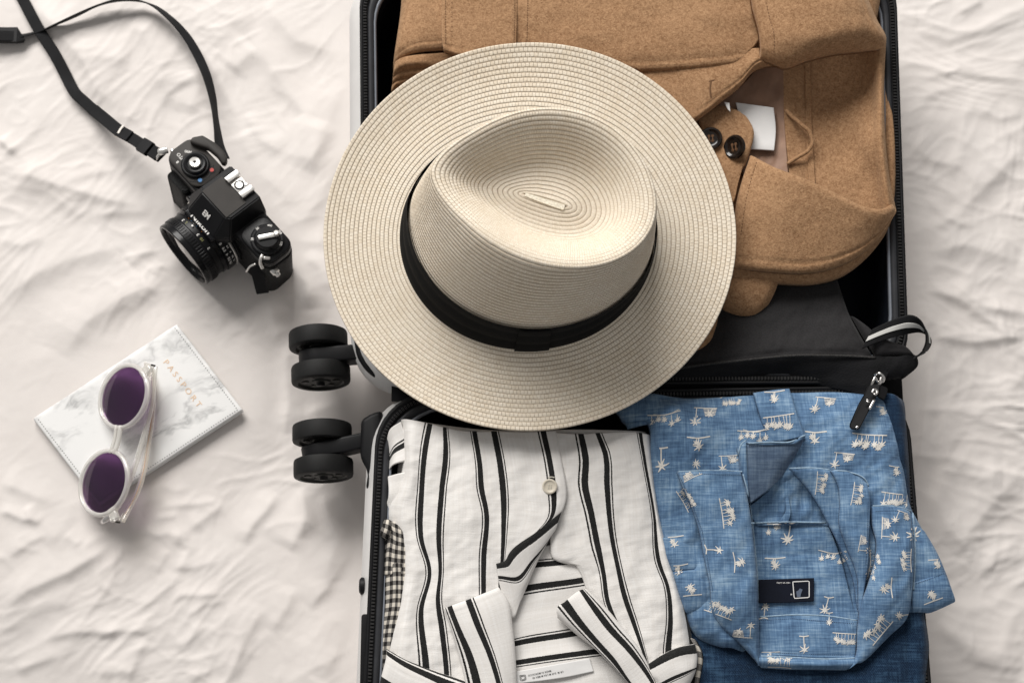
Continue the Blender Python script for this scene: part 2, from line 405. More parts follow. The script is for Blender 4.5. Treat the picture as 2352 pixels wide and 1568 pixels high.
class Strokes:
    """flat marks (print, stitches) laid on a cloth surface"""
    def __init__(s, bvh, off=.0003, jump=.002): s.b, s.off, s.j, s.v, s.f = bvh, off, jump, [], []
    def line(s, pts, w, taper=False):
        pts = np.asarray(pts, float)
        c = np.concatenate([[0], np.cumsum(np.hypot(*np.diff(pts, axis=0).T))]); m = max(len(pts), int(c[-1]/5)+2); t = np.linspace(0, c[-1], m)
        pts = np.column_stack([np.interp(t, c, pts[:, 0]), np.interp(t, c, pts[:, 1])]) if len(pts) != 3 else herm(pts, c+np.array([0, 1e-6, 2e-6]), t)
        n = len(pts); prev = None
        tg = np.gradient(pts, axis=0) if n > 2 else np.repeat((pts[1]-pts[0])[None], 2, 0)
        tg /= np.linalg.norm(tg, axis=1)[:, None]+1e-9; nr = np.column_stack([-tg[:, 1], tg[:, 0]])
        for k in range(n):
            ww = w*.5*((1-.75*k/(n-1)) if taper else 1)
            a = onto(s.b, *(pts[k]+nr[k]*ww), s.off); b = onto(s.b, *(pts[k]-nr[k]*ww), s.off)
            if a is None or b is None or abs(a.z-b.z) > s.j: prev = None; continue
            i = len(s.v); s.v += [a, b]
            if prev is not None and (s.v[i]-s.v[prev]).length < .02 and abs(a.z-s.v[prev].z) < s.j: s.f.append((prev, prev+1, i+1, i))
            prev = i
    def poly(s, pts):
        q = [onto(s.b, p[0], p[1], s.off) for p in pts]
        if any(a is None for a in q): return
        if max(a.z for a in q)-min(a.z for a in q) > s.j*2: return
        i = len(s.v); s.v += q; s.f.append(tuple(range(i, i+len(q))))
    def dashes(s, pts, ln, gap, w):
        pts = np.asarray(pts, float); c = np.concatenate([[0], np.cumsum(np.hypot(*np.diff(pts, axis=0).T))])
        t = 0
        while t+ln < c[-1]:
            q = np.array([t, t+ln]); s.line(np.column_stack([np.interp(q, c, pts[:, 0]), np.interp(q, c, pts[:, 1])]), w); t += ln+gap
    def build(s, name, mat, parent):
        if not s.f: return None
        return new_obj(name, np.array([tuple(v) for v in s.v]), s.f, mat, parent, False)
def wr(amp, wl, ang=0., an=2.5, seed=0., o=2):
    """soft fold field: amp mm, wavelength m across folds, folds run along angle"""
    c, s = math.cos(R(ang)), math.sin(R(ang))
    def f(x, y):
        u = (x*c+y*s)/(wl*an)+seed; v = (-x*s+y*c)/wl-seed*1.7
        return amp*(fbm(u, v, o)+.6*(ridge(u*.7+5, v*.7)-.6))
    return f
def add(*fs): return lambda x, y: sum(f(x, y) for f in fs)

def text_mesh(s, size, bold=0.):
    cu = bpy.data.curves.new('t', 'FONT'); cu.body = s; cu.size = size; cu.align_x = 'CENTER'; cu.align_y = 'CENTER'; cu.offset = bold; cu.resolution_u = 3
    o = bpy.data.objects.new('t', cu); COL.objects.link(o)
    dg = bpy.context.evaluated_depsgraph_get(); me = o.evaluated_get(dg).to_mesh()
    v = np.array([tuple(q.co) for q in me.vertices]); f = [tuple(p.vertices) for p in me.polygons]
    o.evaluated_get(dg).to_mesh_clear(); bpy.data.objects.remove(o); bpy.data.curves.remove(cu)
    return v, f
def text_on(bvh, s, size_px, x, y, ang, mat, parent, name, sx=1., off=.0004, bold=0.):
    """lettering laid on a surface: centre x,y and text direction in picture coordinates"""
    v, f = text_mesh(s, size_px, bold); c, sn = math.cos(R(ang)), math.sin(R(ang)); q = []
    for a in v:
        px, py = a[0]*sx, -a[1]
        h = onto(bvh, x+px*c-py*sn, y+px*sn+py*c, off)
        if h is None: return
        q.append(tuple(h))
    return new_obj(name, np.array(q), f, mat, parent, False)

# ------------------------------------------------------------------ bed sheet
def seg_d(x, y, pts):
    best = np.full(x.shape, 9.); tt = np.zeros(x.shape); sg = np.zeros(x.shape); tot = 0.
    ls = [np.hypot(*(pts[k+1]-pts[k])) for k in range(len(pts)-1)]; full = sum(ls)
    for k in range(len(pts)-1):
        a, b = pts[k], pts[k+1]; d = b-a; l2 = d@d
        t = np.clip(((x-a[0])*d[0]+(y-a[1])*d[1])/l2, 0, 1)
        ex, ey = x-a[0]-t*d[0], y-a[1]-t*d[1]; e = np.hypot(ex, ey); m = e < best
        best = np.where(m, e, best); tt = np.where(m, (tot+t*ls[k])/full, tt); sg = np.where(m, np.sign(d[0]*ey-d[1]*ex), sg); tot += ls[k]
    return best, tt, sg
# creases of the duvet: (zoom, points, height mm, width mm, softness of the far side)
CREASES = [
    (ZBE, [(0, 1110), (200, 960), (450, 850), (640, 730), (740, 640)], 5, 10, 2.2),
    (ZBE, [(260, 1290), (480, 1235), (700, 1230), (900, 1225), (1040, 1140)], 3.2, 7, 2.0),
    (ZBE, [(620, 1260), (760, 1240)], 1.8, 5, 1.5), (ZBE, [(820, 1560), (880, 1400), (950, 1280)], 3, 7, 2.2),
    (ZBE, [(1110, 1360), (1240, 1280), (1340, 1180)], 2.2, 5, 2), (ZBE, [(1100, 1060), (1170, 1000), (1290, 1000), (1450, 990)], 2.2, 5, 1.6),
    (ZBE, [(870, 1110), (1000, 1020), (1110, 930), (1160, 860)], 1.8, 6, 2), (ZBE, [(1100, 820), (1250, 820), (1420, 770)], 2.0, 6, 2),
    (ZBE, [(960, 340), (1040, 295), (1130, 325), (1225, 310)], 2.6, 5, 1.4), (ZBE, [(850, 430), (1000, 385), (1060, 370)], 2.0, 5, 1.6),
    (ZBE, [(1000, 440), (1120, 420), (1300, 410), (1420, 380)], 2.4, 5, 1.6), (ZBE, [(980, 500), (1100, 495), (1160, 470)], 2.2, 5, 1.4),
    (ZBE, [(860, 560), (1020, 610), (1080, 600), (1240, 640)], 2.6, 6, 1.6), (ZBE, [(1220, 580), (1400, 440), (1440, 380)], 3, 7, 2),
    (ZBE, [(1080, 640), (1180, 660), (1230, 700), (1150, 850)], 2.2, 6, 1.6), (ZBE, [(1570, 680), (1620, 560), (1720, 450), (1790, 330)], 4, 8, 2),
    (ZBE, [(1980, 1090), (2100, 960), (2230, 760), (2320, 620)], 5, 9, 2.4), (ZBE, [(1860, 720), (1900, 650), (1960, 530), (2050, 480)], 4, 12, 2.2),
    (ZBE, [(1470, 1568), (1540, 1400), (1620, 1220), (1700, 1050)], 3.5, 10, 2.4), (ZBE, [(2080, 1560), (2160, 1380), (2280, 1100)], 3.5, 10, 2.4),
    (ZBE, [(1220, 1568), (1290, 1500), (1380, 1500)], 2, 5, 1.6), (ZBE, [(1750, 1240), (1860, 1060), (1900, 930)], 3, 10, 2.),
    (ZBE, [(0, 470), (60, 465), (160, 510), (250, 520)], 3.2, 6, 1.6), (ZBE, [(170, 420), (210, 500), (270, 550)], 3, 5, 1.6), (ZBE, [(0, 270), (120, 310), (260, 370), (400, 400)], 3, 9, 2),
    (ZBE, [(280, 680), (380, 600), (460, 450), (520, 330)], 4, 14, 2.), (ZBE, [(540, 690), (640, 620), (780, 590)], 2.4, 7, 1.6), (ZBE, [(430, 600), (520, 690)], 2.4, 6, 1.6), (ZBE, [(60, 760), (200, 660), (320, 600)], 2.2, 6, 2),
    (ZBE, [(1180, 1150), (1330, 1060), (1480, 1030)], 1.6, 5, 1.8), (ZBE, [(1000, 870), (1090, 700)], 1.6, 5, 2), (ZBE, [(780, 600), (790, 800)], 1.0, 3, 1.),
    (ZBE, [(0, 1240), (150, 1150), (330, 1060), (520, 1010)], 3, 12, 2.2), (ZBE, [(90, 1500), (250, 1420), (380, 1370)], 3, 10, 2.2), (ZBE, [(620, 1480), (760, 1500), (850, 1470)], 2, 7, 2), 
    (ZBU, [(0, 335), (200, 370), (450, 450), (700, 520), (950, 560)], 5, 11, 2.2), (ZBU, [(0, 130), (60, 180), (110, 230)], 2.5, 5, 1.6),
    (ZBU, [(0, 800), (150, 820), (300, 760)], 2.5, 9, 2), (ZBU, [(400, 1568), (560, 1330), (780, 1180), (960, 1090), (1060, 950)], 10, 22, 1.8),
    (ZBU, [(0, 1180), (250, 1000), (480, 900), (700, 850), (860, 800)], 6, 20, 2.2), (ZBU, [(830, 950), (920, 880), (1020, 830)], 4, 10, 2), (ZBU, [(990, 1010), (1060, 930)], 3, 7, 1.6),
    (ZBU, [(900, 440), (960, 390), (1060, 330)], 3, 8, 2), (ZBU, [(380, 430), (560, 350), (800, 320)], 2.5, 10, 2), (ZBU, [(80, 430), (300, 460), (420, 540), (560, 640)], 4, 14, 2), (ZBU, [(600, 620), (800, 600), (1000, 590)], 3, 9, 2),
    (ZBU, [(1860, 760), (1960, 660), (2080, 520), (2180, 300), (2290, 120)], 6, 14, 1.8), (ZBU, [(1880, 770), (2000, 790), (2140, 800)], 4, 9, 1.8), (ZBU, [(1870, 700), (1940, 620)], 3, 6, 1.6),
    (ZBU, [(1830, 870), (1950, 960), (2010, 1080), (2020, 1240)], 7, 13, 1.6), (ZBU, [(1790, 930), (1850, 1060), (1880, 1180)], 4, 8, 1.6), (ZBU, [(1740, 1060), (1760, 1200), (1790, 1330), (1830, 1480)], 5, 10, 2),
    (ZBU, [(1690, 330), (1790, 420), (1860, 480), (1870, 560)], 4, 9, 1.8), (ZBU, [(1560, 60), (1600, 160), (1640, 260)], 4, 12, 2), (ZBU, [(2000, 350), (2100, 160), (2160, 0)], 5, 18, 2), (ZBU, [(1980, 870), (2100, 960), (2160, 1120)], 4, 10, 2),
    (Z2, [(300, 0), (600, 350), (800, 600), (900, 820), (1100, 1000)], 7, 16, 2.), (Z2, [(1150, 200), (1330, 300), (1420, 520), (1480, 760), (1560, 900)], 6, 16, 2.), (Z2, [(0, 1250), (130, 1400)], 3, 8, 1.5), (Z2, [(2100, 650), (2180, 560), (2330, 420)], 4, 14, 2), (Z2, [(1900, 400), (2100, 200), (2330, 130)], 4, 18, 2), (Z2, [(700, 560), (950, 520), (1200, 560)], 3, 14, 2), (Z2, [(1700, 1050), (1800, 800), (1780, 600)], 4, 14, 2), 
    (ZD_, [(560, 60), (640, 180), (700, 260), (690, 380)], 4, 12, 2), (ZD_, [(600, 0), (680, 90), (780, 120)], 4, 14, 2), (ZD_, [(700, 420), (740, 300), (800, 180)], 5, 16, 2), (ZD_, [(560, 250), (600, 320), (650, 350)], 3, 8, 2),
    (ZD_, [(840, 1120), (800, 1200), (760, 1280), (750, 1340)], 6, 14, 2), (ZD_, [(740, 1130), (760, 1200), (780, 1240)], 5, 9, 2), (ZD_, [(790, 1110), (820, 1180), (830, 1230)], 5, 9, 2), (ZD_, [(690, 1110), (700, 1180), (690, 1240)], 4, 8, 2), (ZD_, [(840, 920), (760, 930), (690, 950)], 5, 10, 2), (ZD_, [(665, 760), (655, 840), (660, 920), (650, 1000)], 6, 12, 2),
    (ZD_, [(2090, 330), (2150, 370), (2210, 380), (2260, 440)], 3, 8, 2), (ZD_, [(2110, 180), (2200, 160), (2352, 190)], 3, 8, 2), (ZD_, [(2100, 60), (2180, 90), (2260, 70), (2352, 40)], 3, 8, 2), (ZD_, [(2200, 30), (2260, 0)], 3, 6, 2), (ZD_, [(2210, 480), (2290, 400), (2352, 330)], 5, 12, 2), (ZD_, [(2130, 580), (2220, 560), (2352, 600)], 6, 16, 2.2),
    (ZD_, [(2120, 660), (2210, 690), (2280, 740), (2352, 800)], 5, 8, 1.8), (ZD_, [(2180, 640), (2250, 700), (2352, 720)], 4, 7, 1.8), (ZD_, [(2140, 770), (2240, 785), (2352, 770)], 5, 8, 1.8), (ZD_, [(2150, 800), (2130, 900), (2120, 1020), (2090, 1180)], 5, 8, 1.8), (ZD_, [(2170, 900), (2180, 1050), (2140, 1200)], 4, 10, 2),
    (ZD_, [(2180, 1270), (2250, 1190), (2300, 1130), (2352, 1080)], 9, 20, 1.8), (ZD_, [(2180, 1050), (2250, 1100), (2310, 1110)], 6, 18, 2), (ZD_, [(2150, 1420), (2250, 1500), (2352, 1540)], 6, 18, 2), (ZD_, [(2240, 1320), (2300, 1280), (2352, 1270)], 4, 10, 2), (ZD_, [(2290, 860), (2330, 940), (2352, 1000)], 4, 12, 2), (ZD_, [(2240, 240), (2300, 270), (2352, 260)], 2.5, 6, 2), (ZD_, [(2130, 440), (2170, 500), (2240, 520)], 3, 8, 2),
]
FLAT = []   # (x, y, radius, height mm): places pressed flat by what lies on them
def flat(px, py, r, h=0.):
    q = P(px, py, 0.); FLAT.append((q[0], q[1], r, h))
flat(*zx(Z3, (800, 700)), .105, 0); flat(*zx(Z3, (420, 720)), .07, 0); flat(*zx(Z3, (1150, 600)), .08, 0); flat(*zx(Z3, (580, 1150)), .07, 0)
flat(*zx(Z1, (740, 860)), .095, -3); flat(*zx(Z1, (420, 420)), .05, -3); flat(*zx(Z1, (1000, 1150)), .05, -3)
CW = []
for zm, pts, h, w, s in CREASES:
    q = zx(zm, np.array(pts, float)); CW.append((P(q[:, 0], q[:, 1], 0.)[:, :2], h*(.92 if q[:, 0].mean() < 1800 else .85), w*.80e-3, s))
def bed_h(x, y):
    h = 7*fbm(x/.34+3.1, y/.34+1.2, 2)
    c, s = math.cos(R(48)), math.sin(R(48)); u = x*c+y*s; v = -x*s+y*c
    wx = x+.02*noise(x/.09, y/.09+4); wy = y+.02*noise(x/.09+9, y/.09)
    left = sst(.35, -.05, x)
    th = lambda n, w: w*w/(w*w+n*n)
    h = h+1.0*left*ridge(u/.22+2+.5*noise(x/.2, y/.2), v/.06)
    mk = np.clip(fbm(x/.13+7, y/.13-3, 2)*1.4+.35, 0, 1); mk2 = np.clip(fbm(x/.08+1, y/.08+5, 2)*1.6+.1, 0, 1)
    h = h+left*mk*1.3*th(noise((wx*c+wy*s)/.12+3, (-wx*s+wy*c)/.05), .13)
    h = h+mk2*1.1*th(noise(wx/.055+11, wy/.036+3), .10)+mk*.55*th(noise(wx/.026+8, wy/.021), .12)
    rt = sst(.3, .42, x); h = h+rt*(1.8*th(noise(wx/.10+1, wy/.055+6), .13)+.9*mk*th(noise(wx/.040+1, wy/.030), .14)+.9*fbm(wx/.13+4, wy/.08, 2))
    for k, (ag, am, lx_, wd_) in enumerate(((42, .75, .17, .017), (30, .45, .10, .010), (62, .5, .13, .013))):
        cc, ss = math.cos(R(ag)), math.sin(R(ag)); uu = wx*cc+wy*ss; vv = -wx*ss+wy*cc; g = np.clip(fbm(x/.11+k*9.7, y/.11-k*4.1, 2)*1.7+.25, 0, 1)
        h = h+left*g*am*th(noise(uu/lx_+k*5.3, vv/wd_-k*2.9), .17)
    for k, (ag, am, lx_, wd_) in enumerate(((-14, .8, .12, .016), (12, .55, .08, .011), (74, .5, .10, .015))):
        cc, ss = math.cos(R(ag)), math.sin(R(ag)); uu = wx*cc+wy*ss; vv = -wx*ss+wy*cc; g = np.clip(fbm(x/.10-k*6.1, y/.10+k*3.3, 2)*1.7+.35, 0, 1)
        h = h+rt*g*am*th(noise(uu/lx_-k*3.7, vv/wd_+k*8.1), .17)
    h = h+.18*fbm(x/.012, y/.012, 2)
    out = np.zeros(x.shape)
    for pts, hh, w, s in CW:
        lo = pts.min(0)-w*6; hi = pts.max(0)+w*6
        m = (x > lo[0]) & (x < hi[0]) & (y > lo[1]) & (y < hi[1])
        if not m.any(): continue
        d, t, sg = seg_d(x[m], y[m], pts)
        ww = w*np.where(sg > 0, s, .8)
        out[m] += hh*np.exp(-(d/ww)**1.5)*np.clip(np.sin(np.pi*np.clip(t, .03, .97))*1.6, 0, 1)
    h = h+out-4
    for fx, fy, r, fh in FLAT:
        d = np.hypot(x-fx, y-fy); k = sst(r*1.3, r*.45, d)*.7; h = h*(1-k)+fh*k
    return h
SUIT = []   # footprints, filled below before the sheet is made

# ------------------------------------------------------------------ suitcase
def rrect(c, ins, rad, zoff=0., nc=10, ne=14):
    """rounded outline of quad c (TL,TR,BR,BL world) inset by ins=(l,r,t,b) metres"""
    l, r, t, b = ins; q = np.array(c, float).copy()
    q[0, :2] += (l, -t); q[1, :2] += (-r, -t); q[2, :2] += (-r, b); q[3, :2] += (l, b); q[:, 2] += zoff
    out = []
    for k in range(4):
        C, A, B = q[k], q[k-1], q[(k+1) % 4]
        da = (A-C)/np.linalg.norm(A-C); db = (B-C)/np.linalg.norm(B-C)
        s, e = C+da*rad, C+db*rad
        for i in range(nc):
            a = i/(nc-1)*math.pi/2; out.append(C+da*rad*(1-math.sin(a))+db*rad*(1-math.cos(a)))
        nxt = q[(k+1) % 4]; e2 = nxt+(C-nxt)/np.linalg.norm(C-nxt)*rad
        for i in range(1, ne+1): out.append(e+(e2-e)*i/(ne+1))
    return np.array(out)
def loft(rings, close=False, cap=False):
    n = len(rings[0]); V = np.concatenate(rings); i = np.arange(n); j = (i+1) % n; F = []
    for k in range(len(rings)-(0 if close else 1)):
        a = k*n; b = ((k+1) % len(rings))*n
        F.append(np.stack([a+i, a+j, b+j, b+i], -1))
    F = np.concatenate(F)
    if cap:
        c = len(V); V = np.concatenate([V, rings[-1].mean(0)[None]]); a = (len(rings)-1)*n
        F2 = np.stack([a+i, a+j, np.full(n, c), np.full(n, c)], -1)
        return V, [tuple(f) for f in F]+[tuple(f[:3]) for f in F2]
    return V, F
def W3(x, y, z): return P(x, y, z*1e-3)
UPQ = [W3(826, -95, 100), W3(2056, -95, 100), W3(2089, 880, 82), W3(834, 884, 82)]
LOQ = [W3(868, 902, 82), W3(2082, 886, 82), W3(2160, 1830, 104), W3(824, 1830, 104)]
suitcase = thing('suitcase', 'open spinner suitcase with black zipped rim, pale shell and packed clothes inside', 'suitcase', (0, 0, -.003))
def half(q, lb):
    q = np.array(q); fl = q.copy(); fl[:, 2] = -.003
    def ring(ins, f, rad=.048):
        a = rrect(q, ins, rad); b = rrect(fl, ins, rad); return b+(a-b)*f
    m = 1e-3
    def I(k): return (k*m,)*4
    bl = lb*m
    rg = [ring((.030, .03, .03, .03), 0.0, .03), ring((.010-bl*.5, .012, .010, .010), .03), ring((-bl*.8, .003, .001, .001), .14), ring((-bl, .001, -.002, -.002), .40), ring((-bl*.9, .001, -.002, -.002), .70), ring((.0015, .002, .001, .001), .90)]
    v, f = loft(rg[::-1], cap=True)
    sh = new_obj('shell', v, f, M['shell'], suitcase)
    # inner lining bowl
    rg = [ring(I(13), .97), ring(I(13), .55), ring(I(13), .12), ring(I(30), .05, .03)]
    v, f = loft(rg, cap=True); new_obj('lining', v, f, M['lining'], suitcase)
    # rim: tape, teeth, band, piping
    def rim(name, prof, mat, rad=.048):
        rings = [rrect(q, I(i), rad, zo*m) for i, zo in prof]
        v, f = loft(rings, close=True); return new_obj(name, v, f, mat, suitcase)
    rim('rim_edge', [(-.6, -14), (-.6, -1), (0, .3), (2.2, .6), (3.0, -1.5), (3.0, -14)], M['black_plastic'])
    rim('zip_tape', [(2.2, -3), (2.4, .1), (6.8, .1), (7., -3)], M['tape'])
    rim('rim_band', [(6.8, -6), (6.9, -.8), (8.5, .2), (11, -.4), (12.6, -2), (12.8, -8)], M['band'])
    rim('piping', [(12.2, -3.2), (12.9, -1.6), (14.0, -1.5), (14.7, -3), (14.5, -8), (12.6, -8)], M['piping'])
    # teeth
    o = rrect(q, I(4.6), .048, .0004, 24, 200); d = np.linalg.norm(np.diff(np.concatenate([o, o[:1]]), axis=0), axis=1)
    s = np.concatenate([[0], np.cumsum(d)]); oc = np.concatenate([o, o[:1]])
    t = np.arange(0, s[-1], .0029); pt = np.column_stack([np.interp(t, s, oc[:, k]) for k in range(3)]); tg = np.gradient(pt, axis=0); tg /= np.linalg.norm(tg, axis=1)[:, None]
    nr = np.cross(tg, [0, 0, 1.]); V, F = [], []
    box = [(-1, -1), (1, -1), (1, 1), (-1, 1)]
    for k in range(len(t)):
        b = len(V)
        for (a, c) in box: V.append(pt[k]+tg[k]*a*.00085+nr[k]*c*.0017)
        for (a, c) in box: V.append(pt[k]+tg[k]*a*.00055+nr[k]*c*.0013+np.array([0, 0, .0013]))
        F += [(b+4, b+5, b+6, b+7)]+[(b+i, b+(i+1) % 4, b+4+(i+1) % 4, b+4+i) for i in range(4)]
    te = new_obj('zip_teeth', np.array(V), F, M['teeth'], suitcase, False); te['kind'] = 'stuff'
half(UPQ, 15); half(LOQ, 11)
# hinge strip between the halves
v, f = [], []
a = W3(900, 893, 60); b = W3(2070, 883, 60)
hb = bmesh.new(); mt = Matrix.Translation(((a+b)/2).tolist()) @ Matrix.Diagonal((b[0]-a[0], .026, .006, 1))
bmesh.ops.create_cube(hb, size=1, matrix=mt); bmesh.ops.translate(hb, vec=(0, 0, .003), verts=hb.verts[:]); bm_obj('hinge_strip', hb, M['tape'], suitcase)

def lathe(bm, prof, mtx, seg=48, cap=True):
    """prof: (radius, axial) along local Z"""
    rings = []
    for r, h in prof:
        rings.append([bm.verts.new(mtx @ Vector((r*math.cos(2*math.pi*k/seg), r*math.sin(2*math.pi*k/seg), h))) for k in range(seg)])
    for a, b in zip(rings, rings[1:]):
        for k in range(seg): bm.faces.new((a[k], a[(k+1) % seg], b[(k+1) % seg], b[k]))
    if cap:
        for r in (rings[0], rings[-1]):
            if prof[0 if r is rings[0] else -1][0] > 1e-6:
                try: bm.faces.new(r)
                except ValueError: pass
def cube(bm, c, s, mtx=Matrix(), bev=0., seg=2):
    r = bmesh.ops.create_cube(bm, size=1, matrix=mtx @ Matrix.Translation(c) @ Matrix.Diagonal((*s, 1)))
    if bev:
        es = list({e for v in r['verts'] for e in v.link_edges})
        bmesh.ops.bevel(bm, geom=es, offset=bev, segments=seg, affect='EDGES', profile=.5)
def prism(bm, poly, z0, z1, mtx=Matrix(), bev=0., seg=2):
    lo = [bm.verts.new(mtx @ Vector((x, y, z0))) for x, y in poly]; hi = [bm.verts.new(mtx @ Vector((x, y, z1))) for x, y in poly]
    n = len(poly); fs = [bm.faces.new(hi), bm.faces.new(lo[::-1])]+[bm.faces.new((lo[k], lo[(k+1) % n], hi[(k+1) % n], hi[k])) for k in range(n)]
    if bev:
        bmesh.ops.recalc_face_normals(bm, faces=fs)
        bmesh.ops.bevel(bm, geom=list({e for f in fs for e in f.edges}), offset=bev, segments=seg, affect='EDGES', profile=.5)

so = Vector(suitcase.location)
def caster(wheels, hub_px, rot):
    """two twin wheels on a fork: traced wheel centres, pivot housing"""
    zc = .042
    ws = [Vector(P(x, y, zc)) for x, y in wheels]; mid = (ws[0]+ws[1])/2; hp = Vector(P(*hub_px, zc+.004))
    car = bpy.data.objects.new('caster', bpy.data.meshes.new('caster')); COL.objects.link(car); car.parent = suitcase
    bm = bmesh.new()
    ax = Matrix.Translation(mid-so) @ Matrix.Rotation(R(rot), 4, 'Z')
    # fork arm: capsule from axle to pivot
    d = (hp-mid); L = d.length
    am = Matrix.Translation(mid-so) @ Matrix.Rotation(math.atan2(d.y, d.x), 4, 'Z') @ Matrix.Rotation(R(90), 4, 'X')
    pl = [(.019*math.cos(a), .019*math.sin(a)) for a in np.linspace(math.pi*.5, math.pi*1.5, 14)]+[(L*.55, -.014), (L, -.012), (L, .017), (L*.5, .018)]
    prism(bm, pl, -.0072, .0072, am, .0022, 3)
    lathe(bm, [(.0, -.026), (.004, -.026), (.004, .026), (0, .026)], ax @ Matrix.Rotation(R(90), 4, 'X'), 16, False)
    me = car.data; bmesh.ops.recalc_face_normals(bm, faces=bm.faces[:])
    for f in bm.faces: f.smooth = len(f.verts) == 4
    bm.to_mesh(me); bm.free(); me.materials.append(M['black_plastic'])
    for w in ws:
        mt = Matrix.Translation(w-so) @ Matrix.Rotation(R(rot), 4, 'Z') @ Matrix.Rotation(R(90-7), 4, 'X')
        bm = bmesh.new(); r = .0268; t = .0082
        lathe(bm, [(.021, -t), (r-.0022, -t), (r-.0006, -t+.0008), (r, -t+.0026), (r, t-.0026), (r-.0006, t-.0008), (r-.0022, t), (.021, t)], mt, 64, False)
        wo = bm_obj('wheel', bm, M['rubber'], car)
        bm = bmesh.new()
        lathe(bm, [(.0212, -t+.0006), (.0212, t-.0006), (.0195, t-.0022), (.009, t-.0022), (.008, t-.0008), (0, t-.0008)], mt, 48, False)
        lathe(bm, [(.0212, -t+.0006), (.0195, -t+.0022), (.009, -t+.0022), (.008, -t+.0008), (0, -t+.0008)], mt, 48, False)
        for sg in (-1, 1):
            for k in range(6):
                a = k*math.pi/3
                lathe(bm, [(0, 0), (.0032, 0), (.0036, .0011*sg), (0, .0011*sg)], mt @ Matrix.Translation((.0142*math.cos(a), .0142*math.sin(a), (t-.0024)*sg)), 12, False)
        bm_obj('hub', bm, M['hub'], wo)
    return car
caster([(731, 782), (737, 861)], (838, 812), 4); caster([(740, 996), (743, 1076)], (850, 1012), 3)
def housing(pts, z0, z1, zm=ZD_):
    q = zx(zm, np.array(pts, float)); w = P(q[:, 0], q[:, 1], (z0+z1)/2)
    bm = bmesh.new(); prism(bm, [(a[0]-so.x, a[1]-so.y) for a in w], z0-so.z, z1-so.z, Matrix(), .004, 3); return bm_obj('wheel_housing', bm, M['black_plastic'], suitcase)
housing([(836, 972), (858, 958), (884, 950), (890, 1060), (866, 1130), (846, 1130), (852, 1090), (834, 1056)], .012, .066)
housing([(818, 780), (845, 765), (875, 770), (870, 880), (845, 860), (826, 830)], .012, .066)
housing([(806, -70), (850, -80), (850, 4), (826, 6), (812, 0)], .012, .070)
def knob(x, y, z, r, h, name='side_foot'):
    bm = bmesh.new(); p = Vector(P(x, y, z))-so
    lathe(bm, [(r, 0), (r, h*.7), (r*.8, h), (0, h)], Matrix.Translation(p) @ Matrix.Rotation(R(-90), 4, 'Y'), 24, False); return bm_obj(name, bm, M['black_plastic'], suitcase)
knob(838, 1345, .066, .0075, .0045)
bm = bmesh.new(); p = Vector(P(838, 1490, .088))-so; cube(bm, p, (.006, .058, .014), bev=.002); bm_obj('side_handle', bm, M['web'], suitcase)

# the sheet itself, pressed down under the suitcase
def build_bed():
    xs = np.arange(-.78, .78, .0020); ys = np.arange(-.54, .60, .0020); x, y = np.meshgrid(xs, ys)
    h = bed_h(x, y)
    for q, g in ((UPQ, .020), (LOQ, .018)):
        q = np.array(q); x0, x1, y0, y1 = q[:, 0].min()-.012, q[:, 0].max()+.004, q[:, 1].min(), q[:, 1].max()
        dx = np.maximum(np.maximum(x0-x, x-x1), 0); dy = np.maximum(np.maximum(y0-y, y-y1), 0); d = np.hypot(dx, dy)
        k = sst(.045, .0, d); h = h*(1-k)+(-5.0)*k
    for (px, py) in ((733, 820), (741, 1036)):
        a = P(px, py, .02); d = np.hypot((x-a[0])/1.3, (y-a[1])/1.6); h = np.minimum(h, h*0+60*sst(.018, .08, d)+13)-4*sst(.06, .02, d)
    G = np.stack([x, y, h*1e-3], -1); V, U = x.shape; ids = np.arange(V*U).reshape(V, U)
    f = np.stack([ids[:-1, :-1], ids[:-1, 1:], ids[1:, 1:], ids[1:, :-1]], -1).reshape(-1, 4)
    o = new_obj('bed_sheet', G.reshape(-1, 3), f, M['sheet']); o['kind'] = 'structure'; o['label'] = 'rumpled off-white cotton bed sheet under everything'
    return xs, ys, h
BX, BY, BH = build_bed()
def bz(x, y):
    i = np.clip((np.asarray(x)-BX[0])/.0020, 0, len(BX)-1).astype(int); j = np.clip((np.asarray(y)-BY[0])/.0020, 0, len(BY)-1).astype(int)
    return BH[j, i]*1e-3

# ------------------------------------------------------------------ camel coat
coat = thing('coat', 'folded camel brown wool coat packed under the straw hat', 'coat', (0.1, 0.2, .02))
wl = add(wr(1.1, .045, 10, 2, 3), wr(.5, .015, -20, 2, 8))
panel('folded_body', coat, M['wool'], Z6, [
    [(190, -120, 84), (172, 60, 86), (152, 230, 82), (150, 420, 74), (170, 700, 66)], [(500, -120, 95), (500, 300, 95), (520, 900, 80)],
    [(1100, -120, 96), (1100, 400, 92), (1100, 1000, 80)], [(1700, -120, 90), (1700, 400, 66), (1650, 1060, 80)],
    [(2100, -120, 94), (2140, 300, 70), (2140, 800, 74), (2080, 1040, 84)], [(2170, -120, 92), (2195, 160, 90), (2205, 500, 80), (2215, 800, 82), (2160, 960, 84)]], thick=60, drop=(6, 6, 0, 4), dw=10, disp=wl, res=2.2)
coatP = []
def cp(name, *a, mat='wool', **k):
    k.setdefault('thick', 4.2); p = panel(name, coat, M[mat], *a, **k); coatP.append(p); return p
cp('folded_layer', ZE, [[(548, 1180, 84), (545, 1260, 82), (552, 1345, 76)], [(640, 1120, 88), (625, 1190, 87), (640, 1222, 82)], [(760, 1080, 90), (760, 1150, 89), (760, 1200, 84)], [(1400, 980, 92), (1400, 1200, 88)]], drop=(3, 0, 0, 2), dw=7)
